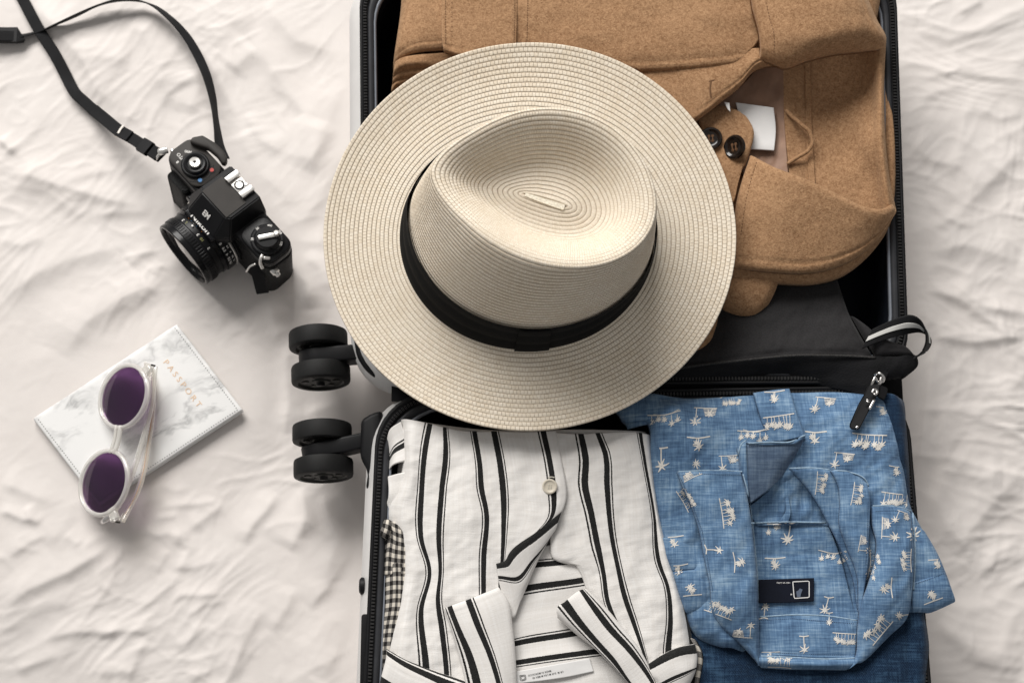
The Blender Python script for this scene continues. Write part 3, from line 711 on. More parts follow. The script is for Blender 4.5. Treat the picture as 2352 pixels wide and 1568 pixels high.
cp('folded_layer', ZE, [[(575, 1020, 92), (560, 1110, 90), (545, 1195, 83)], [(700, 980, 95), (700, 1060, 94), (690, 1112, 90)], [(900, 950, 96), (900, 1040, 96), (900, 1088, 92)], [(1600, 900, 97), (1600, 1080, 92)]], drop=(4, 0, 0, 3), dw=8, disp=wl)
cp('folded_layer', ZE, [[(585, 850, 98), (572, 960, 98), (556, 1090, 90)], [(700, 800, 102), (690, 920, 102), (680, 1012, 96)], [(900, 760, 103), (900, 900, 103), (900, 972, 98)], [(1150, 740, 103), (1150, 960, 99)], [(2000, 700, 103), (2000, 950, 99)]], drop=(4, 0, 0, 3), dw=8, disp=wl)
# button placket and inside of the coat
cp('lining', Z6, [[(1500, 420, 78), (1560, 600, 77), (1620, 760, 76)], [(1600, 360, 79), (1660, 560, 75), (1700, 760, 76)], [(1690, 270, 80), (1740, 500, 75), (1760, 760, 77)], [(1780, 220, 84), (1782, 470, 78), (1800, 740, 80)]], mat='lining_wool', disp=add(wr(1.6, .02, 80, 2.5, 2), wr(.6, .008, 70, 2, 9)), thick=1.5)
cp('inner_back', Z6, [
    [(1762, 200, 84), (1776, 450, 78), (1806, 760, 80)], [(1880, 170, 86), (1885, 480, 76), (1915, 860, 82)], [(2030, 140, 90), (2040, 380, 77), (2060, 600, 84), (2075, 920, 84)],
    [(2130, 140, 100), (2140, 380, 88), (2150, 600, 104), (2165, 740, 98), (2185, 950, 94)], [(2190, 140, 116), (2190, 330, 106), (2196, 560, 111), (2212, 740, 110), (2238, 915, 104)], [(2219, 160, 112), (2210, 350, 101), (2214, 560, 104), (2232, 740, 104), (2262, 880, 98)]],
    disp=add(wr(2.0, .05, 75, 2, 5.2), wr(1.0, .022, 60, 2, 2.2)), drop=(0, 5, 0, 0), dw=9, thick=5)
cp('facing_seam', Z6, [[(1868, 200, 86.6), (1872, 480, 78.2), (1893, 860, 83.4)], [(1893, 200, 87), (1898, 480, 78.2), (1920, 860, 83.6)]], thick=2.4, disp=add(wr(2.0, .05, 75, 2, 5.2), wr(1.0, .022, 60, 2, 2.2)))
cp('outer_fold', Z6, [[(2180, 330, 88), (2190, 600, 88), (2215, 900, 86)], [(2216, 352, 92), (2240, 500, 93), (2246, 700, 93), (2240, 900, 90)], [(2222, 360, 88), (2254, 520, 88), (2262, 700, 88), (2252, 900, 86)]], drop=(0, 5, 4, 4), dw=8, thick=16)
plk = cp('button_placket', Z6, [
    [(1412, 470, 86), (1460, 620, 86), (1550, 860, 86)], [(1470, 450, 88), (1525, 640, 88), (1570, 850, 87)], [(1530, 440, 90), (1590, 570, 90), (1592, 760, 89)], [(1600, 466, 91), (1640, 560, 91), (1612, 700, 90)], [(1628, 486, 90), (1657, 545, 91), (1645, 620, 91), (1622, 690, 90)]],
    seams=((1, 5.5, 1.0, 1.2),), drop=(0, 2, 2, 0), dw=5, disp=wr(.8, .02, 40, 2, 1))
pl2 = cp('front_edge', Z6, [
    [(1090, 240, 104), (1150, 420, 102), (1200, 640, 100)], [(1340, 240, 106), (1370, 380, 105), (1390, 516, 102)], [(1430, 235, 106), (1428, 380, 106), (1424, 494, 103)], [(1530, 225, 108), (1515, 340, 108), (1512, 425, 105)],
    [(1620, 205, 110), (1610, 300, 111), (1602, 352, 108)], [(1680, 200, 112), (1662, 262, 113), (1655, 292, 110)], [(1738, 210, 112), (1722, 250, 112), (1715, 268, 110)], [(1790, 230, 110), (1788, 255, 110), (1786, 266, 108)]],
    seams=((3, 6.0, 1.1, 1.1),), drop=(0, 0, 0, 3), dw=5, disp=wr(.9, .03, -30, 2, 4), thick=5)
frontp = cp('front_panel', Z6, [
    [(176, -130, 96), (166, 40, 101), (150, 150, 103), (138, 232, 99), (134, 268, 93)], [(250, -130, 110), (245, 60, 110), (230, 160, 109), (215, 218, 106)], [(345, -130, 112), (345, 100, 112), (345, 202, 108)],
    [(700, -130, 112), (700, 100, 112), (720, 262, 108)], [(1150, -130, 113), (1150, 120, 113), (1150, 293, 110)], [(1400, -130, 114), (1400, 120, 114), (1420, 277, 111)], [(1560, -130, 113), (1560, 100, 114), (1570, 262, 112)], [(1690, -130, 110), (1692, 30, 112), (1692, 140, 112), (1604, 250, 111)]],
    seams=((3, 7.0, 1.2, 1.3), (3, 10.0, .5, 1.0)), drop=(7, 0, 0, 2.5), dw=9, disp=wl, thick=5)
flapp = cp('pocket_flap', Z6, [[(345, -130, 116), (343, 60, 116.5), (347, 190, 115.5), (352, 212, 114)], [(400, -130, 117), (400, 60, 117), (405, 228, 115)], [(540, -130, 117), (540, 100, 117), (545, 238, 115)], [(662, -130, 116), (660, 60, 116), (655, 230, 115)]],
    seams=((0, 5.5, .7, 1.0), (3, 6., .7, 1.0), (1, 1.5, 1.0, 1.5)), disp=wr(.4, .03, 0, 1, 3), thick=4.5)
lap = cp('lower_lapel', Z6, [
    [(1646, 642, 108), (1612, 740, 108), (1584, 850, 108), (1574, 1000, 106), (1568, 1118, 103)], [(1740, 692, 119), (1722, 850, 117), (1712, 1000, 112), (1720, 1134, 106)], [(1880, 745, 123), (1880, 870, 119), (1880, 1010, 112), (1885, 1140, 105)],
    [(2020, 812, 123), (2028, 900, 118), (2020, 1010, 111), (2012, 1114, 103)], [(2130, 862, 121), (2138, 915, 117), (2128, 990, 109), (2112, 1062, 102)], [(2205, 868, 117), (2212, 905, 113), (2200, 950, 106), (2190, 992, 99)], [(2246, 845, 108), (2252, 870, 106), (2248, 900, 102), (2232, 930, 97)]],
    seams=((3, 8.0, 1.5, 1.4), (0, 7.5, .7, 1.0)), drop=(1, 3, 4, 2), dw=8, disp=add(wr(1.3, .05, 20, 2, 7), wr(.4, .02, 0, 1, 1)), thick=6)
cp('lapel_under_layer', Z6, [[(1560, 1080, 98), (1565, 1165, 95)], [(1760, 1080, 99), (1762, 1182, 94)], [(1905, 1080, 99), (1915, 1184, 93)], [(2020, 1050, 98), (2042, 1148, 92)], [(2095, 1010, 97), (2128, 1084, 91)], [(2170, 950, 96), (2206, 990, 90)], [(2225, 880, 95), (2250, 905, 90)]], drop=(0, 2, 0, 4), dw=7, thick=9)
cp('sleeve_tab', Z6, [[(1480, 1120, 88), (1490, 1240, 86), (1535, 1305, 80)], [(1590, 1120, 92), (1590, 1240, 91), (1610, 1322, 84)], [(1690, 1120, 92), (1690, 1230, 91), (1668, 1318, 84)], [(1778, 1130, 90), (1748, 1220, 88), (1706, 1300, 82)]], drop=(3, 4, 0, 5), dw=9, disp=wr(1.2, .03, 60, 2, 3), thick=10)
cp('coat_tail', Z7, [[(430, 380, 86), (360, 600, 84), (180, 820, 80)], [(520, 390, 88), (470, 600, 86), (270, 800, 82)], [(584, 395, 83), (540, 600, 80), (345, 780, 76)]], drop=(0, 4, 0, 0), dw=6, thick=8)
col_ = cp('collar', Z6, [
    [(1640, -140, 129), (1652, 20, 129), (1678, 120, 128), (1690, 226, 124)], [(1730, -140, 135), (1735, 60, 136), (1745, 170, 133), (1742, 250, 126)], [(1840, -140, 138), (1845, 60, 141), (1835, 170, 138), (1800, 268, 125)],
    [(1960, -140, 138), (1965, 60, 143), (1935, 160, 140), (1890, 238, 126)], [(2040, -140, 135), (2055, 60, 141), (2035, 150, 139), (2010, 210, 126)], [(2070, -140, 130), (2118, 50, 135), (2135, 130, 134), (2140, 196, 123)], [(2085, -140, 124), (2160, 80, 126), (2200, 150, 124), (2212, 186, 118)], [(2095, -140, 112), (2178, 85, 112), (2215, 155, 110), (2218, 182, 108)]],
    seams=((0, 6.5, .9, 1.1),), drop=(1.5, 3, 0, 5), dw=8, disp=add(wr(1.2, .06, 10, 1.5, 2), wr(.4, .015, 0, 2, 6)), thick=7)
cp('collar_corner', Z6, [[(2060, -140, 108), (2120, 30, 112), (2150, 70, 108)], [(2140, -140, 114), (2150, 0, 114), (2168, 80, 108)], [(2200, -140, 106), (2190, 0, 106), (2172, 96, 102)]], drop=(0, 4, 0, 3), dw=7, thick=8)
# label, loop, buttons, stitches
tagp = panel('brand_tag', coat, M['white_tag'], Z6, [[(1578, 430, 83), (1600, 520, 82.5), (1630, 625, 81.5)], [(1738, 452, 81.5), (1747, 545, 80.5), (1740, 632, 81.5)]], thick=.7, drop=(0, 0, 0, .6), res=1.2)
panel('brand_tag', coat, M['white_tag'], Z6, [[(1530, 428, 98), (1545, 460, 97)], [(1552, 432, 98), (1556, 470, 97)]], thick=.7, res=1.2)
def tube(name, pts, r, mat, parent, seg=10, sub=6, cap=True, closed=False):
    p = np.array(pts, float); s = np.concatenate([[0], np.cumsum(np.linalg.norm(np.diff(p, axis=0), axis=1))])
    q = herm(p, s, np.linspace(0, s[-1], (len(p)-1)*sub+1)) if sub > 1 else p
    tg = np.gradient(q, axis=0); tg /= np.linalg.norm(tg, axis=1)[:, None]; n = np.cross(tg, [.03, .05, 1.]); n /= np.linalg.norm(n, axis=1)[:, None]; b = np.cross(tg, n)
    rr = np.broadcast_to(r, (len(q),)) if np.ndim(r) == 0 else np.interp(np.linspace(0, 1, len(q)), np.linspace(0, 1, len(r)), r)
    rings = [q[k]+rr[k]*(np.cos(a)[:, None]*n[k]+np.sin(a)[:, None]*b[k]) for k in range(len(q)) for a in [np.linspace(0, 2*np.pi, seg, endpoint=False)]]
    v, f = loft(rings); F = [tuple(x) for x in f]
    if cap: F += [tuple(range(seg-1, -1, -1)), tuple(range(len(v)-seg, len(v)))]
    return new_obj(name, v, F, mat, parent)
def wp(zm, pts):
    a = np.array(pts, float); q = zx(zm, a[:, :2]); return P(q[:, 0], q[:, 1], a[:, 2]*1e-3)
tube('hanging_loop', wp(Z6, [(1790, 462, 82), (1815, 490, 84), (1850, 520, 86), (1890, 560, 87), (1900, 600, 86), (1880, 635, 85), (1840, 660, 84), (1795, 690, 82)]), .0018, M['wool'], coat)
def button(parent, mat, c, r, tiltx, tilty, name='button', thread=None, h=.0035):
    mt = Matrix.Translation(Vector(c)-Vector(parent.location)) @ Matrix.Rotation(tilty, 4, 'Y') @ Matrix.Rotation(tiltx, 4, 'X')
    bm = bmesh.new()
    lathe(bm, [(0, 0), (r*.8, 0), (r*.97, h*.3), (r, h*.6), (r*.93, h*.95), (r*.8, h), (r*.66, h*.72), (r*.55, h*.6), (0, h*.6)], mt, 40, False)
    b = bm_obj(name, bm, mat, parent)
    if thread:
        bm = bmesh.new()
        for sx in (-1, 1): cube(bm, (sx*r*.16, 0, h*.72), (r*.09, r*.46, h*.22), mt, 0)
        for sx, sy in ((-1, -1), (1, -1), (1, 1), (-1, 1)): lathe(bm, [(0, h*.62), (r*.12, h*.62), (r*.12, h*.68), (0, h*.68)], mt @ Matrix.Translation((sx*r*.16, sy*r*.22, 0)), 10, False)
        bm_obj('thread', bm, thread, b)
    return b
bb = bvh_of([plk])
q = onto(bb, *zx(Z6, (1576, 622)), .0022); button(coat, M['horn'], q, .0112, R(8), R(-40), thread=M['stitch_c'])
q = onto(bb, *zx(Z6, (1474, 585)), .0006); button(coat, M['horn'], q, .0105, R(5), R(-10), thread=M['stitch_c'])
def stitch(panels, zm, pts, mat, parent, ln, gap, w, name='stitching', off=.0003):
    s = Strokes(bvh_of(panels), off); s.dashes(zx(zm, np.array(pts, float)), ln, gap, w); return s.build(name, mat, parent)
stitch([flapp], ZE, [(1310, -100), (1308, 300), (1312, 640)], M['stitch_c'], coat, 3.0, 3.0, 1.6)
stitch([flapp], ZE, [(1400, -100), (1398, 400), (1402, 560)], M['stitch_c'], coat, 2.0, 9.0, 2.0)
stitch([frontp], Z6, [(706, -60), (704, 60), (700, 200)], M['stitch_c'], coat, 3.0, 2.6, 1.8)
stitch([flapp], Z6, [(650, -60), (650, 60), (646, 200)], M['stitch_c'], coat, 3.0, 2.6, 1.4)
stitch([lap], ZLO, [(682, 90), (640, 220), (590, 420), (560, 600), (540, 760)], M['stitch_c'], coat, 4.0, 3.6, 1.6)
stitch([col_], ZC, [(676, 20), (702, 140), (735, 250), (742, 340), (736, 420)], M['stitch_c'], coat, 4.0, 3.6, 1.6)
s = Strokes(bvh_of([pl2])); s.line(zx(ZC, np.array([(246, 630), (236, 700), (244, 765)])), 3.4); s.line(zx(ZC, np.array([(228, 640), (270, 628)])), 2.4); s.build('buttonhole', M['stitch_c'], coat)

# ------------------------------------------------------------------ black zip pouch
pouch = thing('zip_pouch', 'black fabric pouch with zip, tucked below the coat with a striped webbing loop', 'pouch', (.25, 0.0, .05))
def pp(name, *a, mat='pouch', **k):
    k.setdefault('thick', 3.); return panel(name, pouch, M[mat], *a, **k)
pd = add(wr(3.4, .05, 30, 2, 4.4), wr(1.6, .02, 10, 2.5, 1.4), wr(.5, .007, 60, 2, 3))
pp('body', Z7, [[(100, 300, 74), (120, 560, 80), (200, 812, 86)], [(600, 150, 72), (680, 500, 82), (720, 742, 91)], [(1000, 60, 70), (1090, 420, 82), (1150, 702, 93)], [(1320, 40, 70), (1400, 360, 82), (1500, 704, 93)], [(1450, 110, 68), (1560, 420, 80), (1730, 716, 92)]], disp=pd, thick=14, drop=(0, 4, 0, 1.5), dw=7, seams=((3, 4, .8, 1.2),))
M['hem'] = simple('charcoal_hem_binding', (.045, .043, .042), .9, var=.5, vs=900, bumps=(900, .9, .001))
tube('hem_binding', wp(Z7, [(200, 812, 87), (450, 770, 90), (720, 740, 93.5), (950, 716, 95), (1150, 700, 95.5), (1350, 700, 95.5), (1500, 703, 95), (1730, 716, 93.5)]), .0011, M['hem'], pouch, 8, 10)
pp('zip_panel', Z7, [[(60, 815, 86), (60, 900, 80), (60, 985, 70)], [(700, 735, 91), (700, 830, 86), (690, 945, 74)], [(1160, 696, 93), (1170, 790, 87), (1185, 905, 78)], [(1500, 700, 93), (1500, 810, 90), (1480, 960, 84)], [(1740, 700, 93), (1745, 800, 92), (1730, 985, 90)], [(1860, 690, 94), (1850, 790, 93), (1800, 880, 92)]], mat='pouchzip', disp=add(wr(1.6, .03, 5, 4, 2), wr(.5, .01, 0, 3, 2)), thick=10)
pp('side_gusset', Z7, [[(1560, 400, 84), (1640, 540, 90), (1745, 702, 95)], [(1660, 470, 90), (1740, 590, 97), (1820, 690, 98)], [(1760, 560, 94), (1850, 610, 101), (1930, 690, 99)], [(1840, 600, 94), (1960, 630, 99), (2040, 715, 95)]], disp=add(wr(2.5, .02, 50, 2, 4.4), wr(.6, .01, 10, 2.5, 1.4)), thick=6, drop=(2, 2, 2, 2), dw=5)
pp('end_flap', Z7, [[(1790, 700, 95), (1790, 800, 93), (1800, 874, 90)], [(1900, 700, 97), (1905, 790, 95), (1915, 860, 91)], [(2020, 690, 95), (2044, 770, 93), (1990, 830, 90)], [(2048, 705, 92), (2050, 745, 91), (2030, 790, 89)]], mat='pouchzip', disp=wr(1.8, .014, 70, 2, 3), thick=5, drop=(1, 2, 1, 2), dw=5)
pp('cloth_fold', Z7, [[(330, 905, 70), (330, 960, 66)], [(760, 905, 74), (760, 950, 70)], [(1190, 872, 76), (1190, 925, 72)]], mat='band', thick=6)
def ribbon3(name, pts, widths, mat, parent, th=.0012, sub=8, off=0.):
    """webbing: pts (n,3) world, widths (n,3) cross vectors (half width)"""
    p = np.array(pts, float); w = np.array(widths, float); s = np.concatenate([[0], np.cumsum(np.linalg.norm(np.diff(p, axis=0), axis=1))]); t = np.linspace(0, s[-1], (len(p)-1)*sub+1)
    q = herm(p, s, t); ww = herm(w, s, t); tg = np.gradient(q, axis=0); n = np.cross(tg, ww); n /= np.linalg.norm(n, axis=1)[:, None]; n *= np.where(n[:, 2:3] < -.2, -1, 1)
    q = q+n*off; h = n*th*.5; e = .9
    rings = [np.array([q[k]-ww[k]*e+h[k], q[k]+ww[k]*e+h[k], q[k]+ww[k], q[k]+ww[k]*e-h[k], q[k]-ww[k]*e-h[k], q[k]-ww[k]]) for k in range(len(q))]
    v, f = loft(rings); F = [tuple(x) for x in f]+[tuple(range(5, -1, -1)), tuple(range(len(v)-6, len(v)))]
    return new_obj(name, v, F, mat, parent, False)
lp = wp(ZP, [(430, 330, 99), (600, 255, 104), (760, 195, 108), (930, 155, 110), (1080, 170, 110), (1165, 260, 107), (1180, 380, 102), (1120, 490, 98), (1010, 560, 95)])
lw = np.array([(.0045, .0085, .003), (.004, .0085, .0035), (.003, .0085, .004), (.001, .0075, .006), (-.003, .004, .0095), (-.005, .001, .0105), (-.0055, -.001, .0105), (-.005, -.002, .0105), (-.004, -.003, .0105)])
loop = ribbon3('loop', lp, lw, M['web'], pouch, .0016, 8)
ribbon3('loop_stripe', lp[:7], lw[:7]*.26, M['webwhite'], loop, .0006, 8, .0012)
# zip slider and pull tab
def tube_px(name, zm, pts, r, mat, parent, **k): return tube(name, wp(zm, pts), r, mat, parent, **k)
pull = tube_px('zip_slider', ZP, [(520, 770, 96), (580, 750, 100), (630, 790, 100), (620, 850, 98), (560, 850, 97), (530, 800, 98), (500, 850, 98), (482, 900, 97)], .0013, M['metal'], pouch)
tube_px('slider_ring', ZP, [(600, 800, 99), (590, 860, 99), (565, 900, 97)], .0013, M['metal'], pull)
def slab(name, zm, pts, z0, th, mat, parent, bev=.0008):
    w = wp(zm, [(x, y, z) for (x, y, z) in pts]); lo = Vector(parent.location) if parent.get('_o') is not None else Vector(parent.parent.location)
    bm = bmesh.new(); n = len(w); hi = [bm.verts.new(Vector(a)-lo) for a in w]; bo = [bm.verts.new(Vector(a)-lo-Vector((0, 0, th))) for a in w]
    fs = [bm.faces.new(hi), bm.faces.new(bo[::-1])]+[bm.faces.new((bo[k], bo[(k+1) % n], hi[(k+1) % n], hi[k])) for k in range(n)]
    bmesh.ops.recalc_face_normals(bm, faces=fs); bmesh.ops.bevel(bm, geom=list(bm.edges), offset=bev, segments=2, affect='EDGES')
    return bm_obj(name, bm, mat, parent)
tab = slab('pull_tab', ZP, [(452, 890, 99), (600, 880, 99), (560, 1010, 108), (470, 1180, 112), (360, 1390, 114), (330, 1440, 114), (230, 1430, 114), (215, 1380, 114), (330, 1120, 112), (400, 1000, 106)], 0, .0026, M['black_plastic'], pouch)
slab('pull_tab', ZP, [(580, 880, 98), (690, 930, 98), (680, 990, 98), (640, 1080, 100), (560, 1040, 102)], 0, .0026, M['black_plastic'], pouch)
for pts in ([(490, 990, 109.5), (510, 950, 109), (545, 955, 109), (545, 995, 109.5), (510, 1010, 110)], [(420, 1070, 112.6), (440, 1085, 112.8), (425, 1105, 112.8)], [(515, 1075, 112), (490, 1120, 112.6), (455, 1190, 113.5)], [(290, 1420, 115), (315, 1395, 115)]):
    tube_px('rivet', ZP, pts, .0012, M['metal'], tab, sub=3)

# ------------------------------------------------------------------ straw hat
ZBRIM = .127
hat = thing('straw_hat', 'cream woven straw fedora hat with black ribbon band lying on the coat', 'hat', tuple(P(1211, 548, ZBRIM)))
NP = 560
phi = np.linspace(0, 2*np.pi, NP, endpoint=False)
def ell(cx, cy, a, b, z): return P(cx+a*np.cos(phi), cy-b*np.sin(phi), z)
def by_angle(pts, c, z):
    p = np.array(pts, float); a = np.arctan2(-(p[:, 1]-c[1]), p[:, 0]-c[0]); o = np.argsort(a); a = a[o]; r = np.hypot(p[:, 0]-c[0], p[:, 1]-c[1])[o]
    a3 = np.concatenate([a-2*np.pi, a, a+2*np.pi]); r3 = np.concatenate([r]*3); ph = (phi+np.pi) % (2*np.pi)-np.pi
    rr = herm(r3[:, None], a3, ph)[:, 0]
    k = np.exp(-np.linspace(-2, 2, 17)**2); k /= k.sum(); rr = np.convolve(np.concatenate([rr[-8:], rr, rr[:8]]), k, 'valid')
    return P(c[0]+rr*np.cos(phi), c[1]-rr*np.sin(phi), z)
wav = 10*np.cos(phi-R(90))-2.5*np.cos(2*(phi-R(15)))
outer = P(1216+474*np.cos(phi)*(1+.004*np.cos(3*phi+1)), 543-445*np.sin(phi)*(1+.004*np.sin(2*phi)), ZBRIM+.006+wav*1e-3)
base = ell(1211, 549, 288, 250, ZBRIM+.004)
DC = np.array([1252, 462])
TEAR = [(1250, 259), (1310, 263), (1370, 282), (1425, 318), (1465, 365), (1490, 420), (1498, 470), (1488, 520), (1460, 560), (1415, 590), (1360, 606), (1300, 608), (1240, 598), (1180, 577), (1122, 545), (1072, 505), (1034, 468), (1006, 430), (996, 396), (1012, 366), (1046, 336), (1092, 308), (1140, 284), (1195, 266)]
HC = .112
tip = np.exp(-((phi-R(165))/R(28))**2)+.0
TEAR = [(DC[0]+(x-DC[0])*(1.035 if x > DC[0] else 1.01), DC[1]+(y-DC[1])*(1.05 if y < DC[1] else 1.02)) for x, y in TEAR]
crest = by_angle(TEAR, DC, ZBRIM+HC-.010*tip)
dentc = P(DC[0]+46*np.cos(phi), DC[1]+15*np.cos(phi), np.full(NP, ZBRIM+HC-.034)); DZ = ZBRIM+HC-.034
def braid(paths, pitch, name, mat, parent, sx_rows=None, amp=.00055, per=6, th=.0016):
    """rows of braid following a stack of rings given as dense profile (m, NP, 3)"""
    A = np.array(paths); ln = np.linalg.norm(np.diff(A, axis=0), axis=2).mean(1); s = np.concatenate([[0], np.cumsum(ln)]); rows = max(3, int(round(s[-1]/pitch)))
    t = np.linspace(0, s[-1], rows*per+1); Q = herm(A, s, t)
    du = np.roll(Q, -1, 1)-np.roll(Q, 1, 1); dv = np.gradient(Q, axis=0); n = np.cross(du, dv); n /= np.linalg.norm(n, axis=2)[..., None]+1e-12
    if n[..., 2].mean() < 0: n = -n
    fr = (t/s[-1]*rows) % 1.0; pr = np.abs(np.sin(np.pi*fr))**.6
    pr = pr*(.75+.25*fr)
    jit = 1+.12*noise(phi[None]*9+np.floor(t/s[-1]*rows)[:, None]*7.7, np.floor(t/s[-1]*rows)[:, None]*3.1+0*phi[None])
    Q2 = Q+n*(amp*(pr[:, None]*jit))[..., None]
    V, U = Q.shape[:2]; ids = np.arange(V*U).reshape(V, U)
    a = ids[:-1]; b = ids[1:]; f = np.stack([a, np.roll(a, -1, 1), np.roll(b, -1, 1), b], -1).reshape(-1, 4)
    bot = Q-n*th; F = np.concatenate([f, f[:, ::-1]+V*U]);
    e0 = np.stack([ids[0], ids[0]+V*U, np.roll(ids[0], -1)+V*U, np.roll(ids[0], -1)], -1); e1 = np.stack([ids[-1], np.roll(ids[-1], -1), np.roll(ids[-1], -1)+V*U, ids[-1]+V*U], -1)
    F = np.concatenate([F, e0, e1])
    uu = np.broadcast_to((phi/(2*np.pi))[None], (V, U)); vv = np.broadcast_to((t/s[-1]*rows*.5)[:, None], (V, U)); uv = np.stack([uu, vv], -1).reshape(-1, 2)
    # avoid the seam smear: duplicate uv handled per loop
    o = new_obj(name, np.concatenate([Q2.reshape(-1, 3), bot.reshape(-1, 3)]), F, mat, parent, True, np.concatenate([uv, uv]))
    l = o.data.uv_layers[0]; d = np.zeros(len(o.data.loops)*2, np.float32); l.data.foreach_get('uv', d); d = d.reshape(-1, 4, 2)
    m = (d[:, :, 0].max(1)-d[:, :, 0].min(1)) > .5; d[m, :, 0] = np.where(d[m, :, 0] < .5, d[m, :, 0]+1, d[m, :, 0]); l.data.foreach_set('uv', d.ravel())
    return o
# brim profile: edge -> crown
prof = []
for q in np.linspace(0, 1, 14):
    r = outer+(base-outer)*q; r = r.copy(); r[:, 2] += -.0045*np.sin(np.pi*q)*(1-.3*q); prof.append(r)
braid(prof, .0039, 'brim', M['straw_brim'], hat, th=.0022, amp=.0004)
# crown: side, crest, dent
def crown_e(a):
    z = math.sin(a)**.8; return .80*z+.20*(1-math.cos(a)**1.1), z
prof = []
for a in np.linspace(0, math.pi/2, 26):
    e, z = crown_e(a)
    r = base+(crest-base)*e; r[:, 2] = base[:, 2]+(crest[:, 2]-base[:, 2])*z; prof.append(r)
for q in np.linspace(.04, 1.0, 31):
    r = crest+(dentc-crest)*q; sdn = sst(0, .62, q)*(1-.10*sst(.7, 1., q)); r[:, 2] = crest[:, 2]+(DZ-crest[:, 2])*(.02*q+.98*sdn); prof.append(r)
PA = np.array(prof); k5 = np.array([1, 3, 5, 6, 5, 3, 1.]); k5 /= k5.sum()
SM = np.concatenate([np.repeat(PA[:1], 3, 0), PA, np.repeat(PA[-1:], 3, 0)]); SM = sum(k5[i]*SM[i:i+len(PA)] for i in range(7)); wgt = sst(0, 8, np.arange(len(PA)))[:, None, None]
prof = list(PA*(1-wgt)+SM*wgt)
crown = braid(prof, .0037, 'crown', M['straw_crown'], hat, amp=.0006)
M['straw_tip'] = simple('straw_braid_tip', (.86, .77, .63), .75, var=.2, vs=700, bumps=(600, .8, .001))
kz = (DZ+.0034)*1e3; ribbon3('braid_end', wp(ZD_, [(1206, 447, kz), (1250, 462, kz+.4), (1296, 477, kz)]), np.array([(.0006, .0014, 0), (.0008, .0021, 0), (.0009, .0024, 0)]), M['straw_tip'], hat, .0016, 6)
# ribbon band, three soft pleats
band_prof = []
for k, h in enumerate(np.linspace(.0, .034, 22)):
    q = h/HC; a = math.asin(min(1, q)**1.25); e, _ = crown_e(a)
    r = base+(crest-base)*e; c = r.mean(0); d = r-c; d[:, 2] = 0; d /= np.linalg.norm(d, axis=1)[:, None]
    pl = .0016+.0012*abs(math.sin(math.pi*(k/21)*2.6+.3)); r = r+d*(pl+.0006*np.sin(phi*5+k*.2)[:, None]*.4); r[:, 2] = base[:, 2]+h+.0005*np.sin(phi*3+1); band_prof.append(r)
A = np.array(band_prof); c0 = A[0].copy(); v, f = loft(list(A)); new_obj('hatband', v, f, M['ribbon'], hat)
bt = bvh_of([type('q', (), {'top': (v, f)})()])
# overlap of the band and its little tail
ov = []
sel = [k for k in range(NP) if R(270-6) < phi[k] < R(270+10)]
rr = [A[:, k]+np.array([math.cos(phi[k]), math.sin(phi[k]), 0])*.0016 for k in sel]
v, f = loft(rr); V, U = len(rr), len(rr[0]); ids = np.arange(V*U).reshape(V, U); f = np.stack([ids[:-1, :-1], ids[1:, :-1], ids[1:, 1:], ids[:-1, 1:]], -1).reshape(-1, 4)
bo = new_obj('band_overlap', np.array(rr).reshape(-1, 3), f, M['ribbon'], hat); md = bo.modifiers.new('s', 'SOLIDIFY'); md.thickness = .0012
tail = panel('band_tail', hat, M['ribbon'], ZD_, [[(1215, 772, 137), (1225, 800, 132)], [(1250, 776, 137), (1258, 800, 132)], [(1270, 782, 136), (1282, 797, 131)]], thick=1.2)

# ------------------------------------------------------------------ checked garment under the striped shirt
chk = thing('checked_trousers', 'black and cream checked garment peeking out at the side of the striped shirt', 'trousers', (-.13, -.25, .03))
panel('folded_layer', chk, M['check'], Z9, [[(195, 560, 84), (192, 700, 92), (190, 900, 93), (168, 1100, 91), (150, 1300, 90), (145, 1700, 90)], [(260, 540, 97), (262, 700, 99), (255, 900, 99), (225, 1100, 97), (205, 1300, 96), (190, 1700, 96)], [(420, 540, 99), (420, 900, 100), (420, 1300, 98), (420, 1700, 98)]], thick=26, drop=(7, 0, 0, 0), dw=8, res=1.2, disp=wr(.8, .02, 60, 2, 2))
panel('waist_roll', chk, M['check'], Z9, [[(190, 205, 92), (205, 330, 90), (205, 480, 88), (196, 640, 90)], [(225, 160, 99), (255, 300, 99), (240, 450, 97), (228, 640, 97)], [(285, 190, 101), (300, 300, 101), (290, 450, 100), (280, 640, 100)], [(400, 230, 101), (400, 400, 101), (400, 640, 101)]], thick=8, drop=(3, 0, 3, 0), dw=6, res=1.1)
panel('rolled_cuff', chk, M['check'], Z9, [[(162, 290, 99), (180, 240, 101), (205, 160, 98)], [(200, 320, 102), (225, 250, 105), (240, 160, 101)], [(245, 345, 100), (272, 250, 102), (275, 180, 99)]], thick=5, drop=(2, 2, 3, 2), dw=4, res=1.0)
panel('hem_edge', chk, M['check'], Z8, [[(1860, 1310, 95), (1900, 1420, 94), (1880, 1568, 93), (1880, 1800, 93)], [(1915, 1320, 98), (1950, 1400, 97), (1935, 1568, 96), (1930, 1800, 96)], [(1935, 1335, 95), (1962, 1400, 93), (1948, 1568, 92), (1940, 1800, 92)]], thick=10, drop=(0, 4, 3, 0), dw=5, res=1.2)

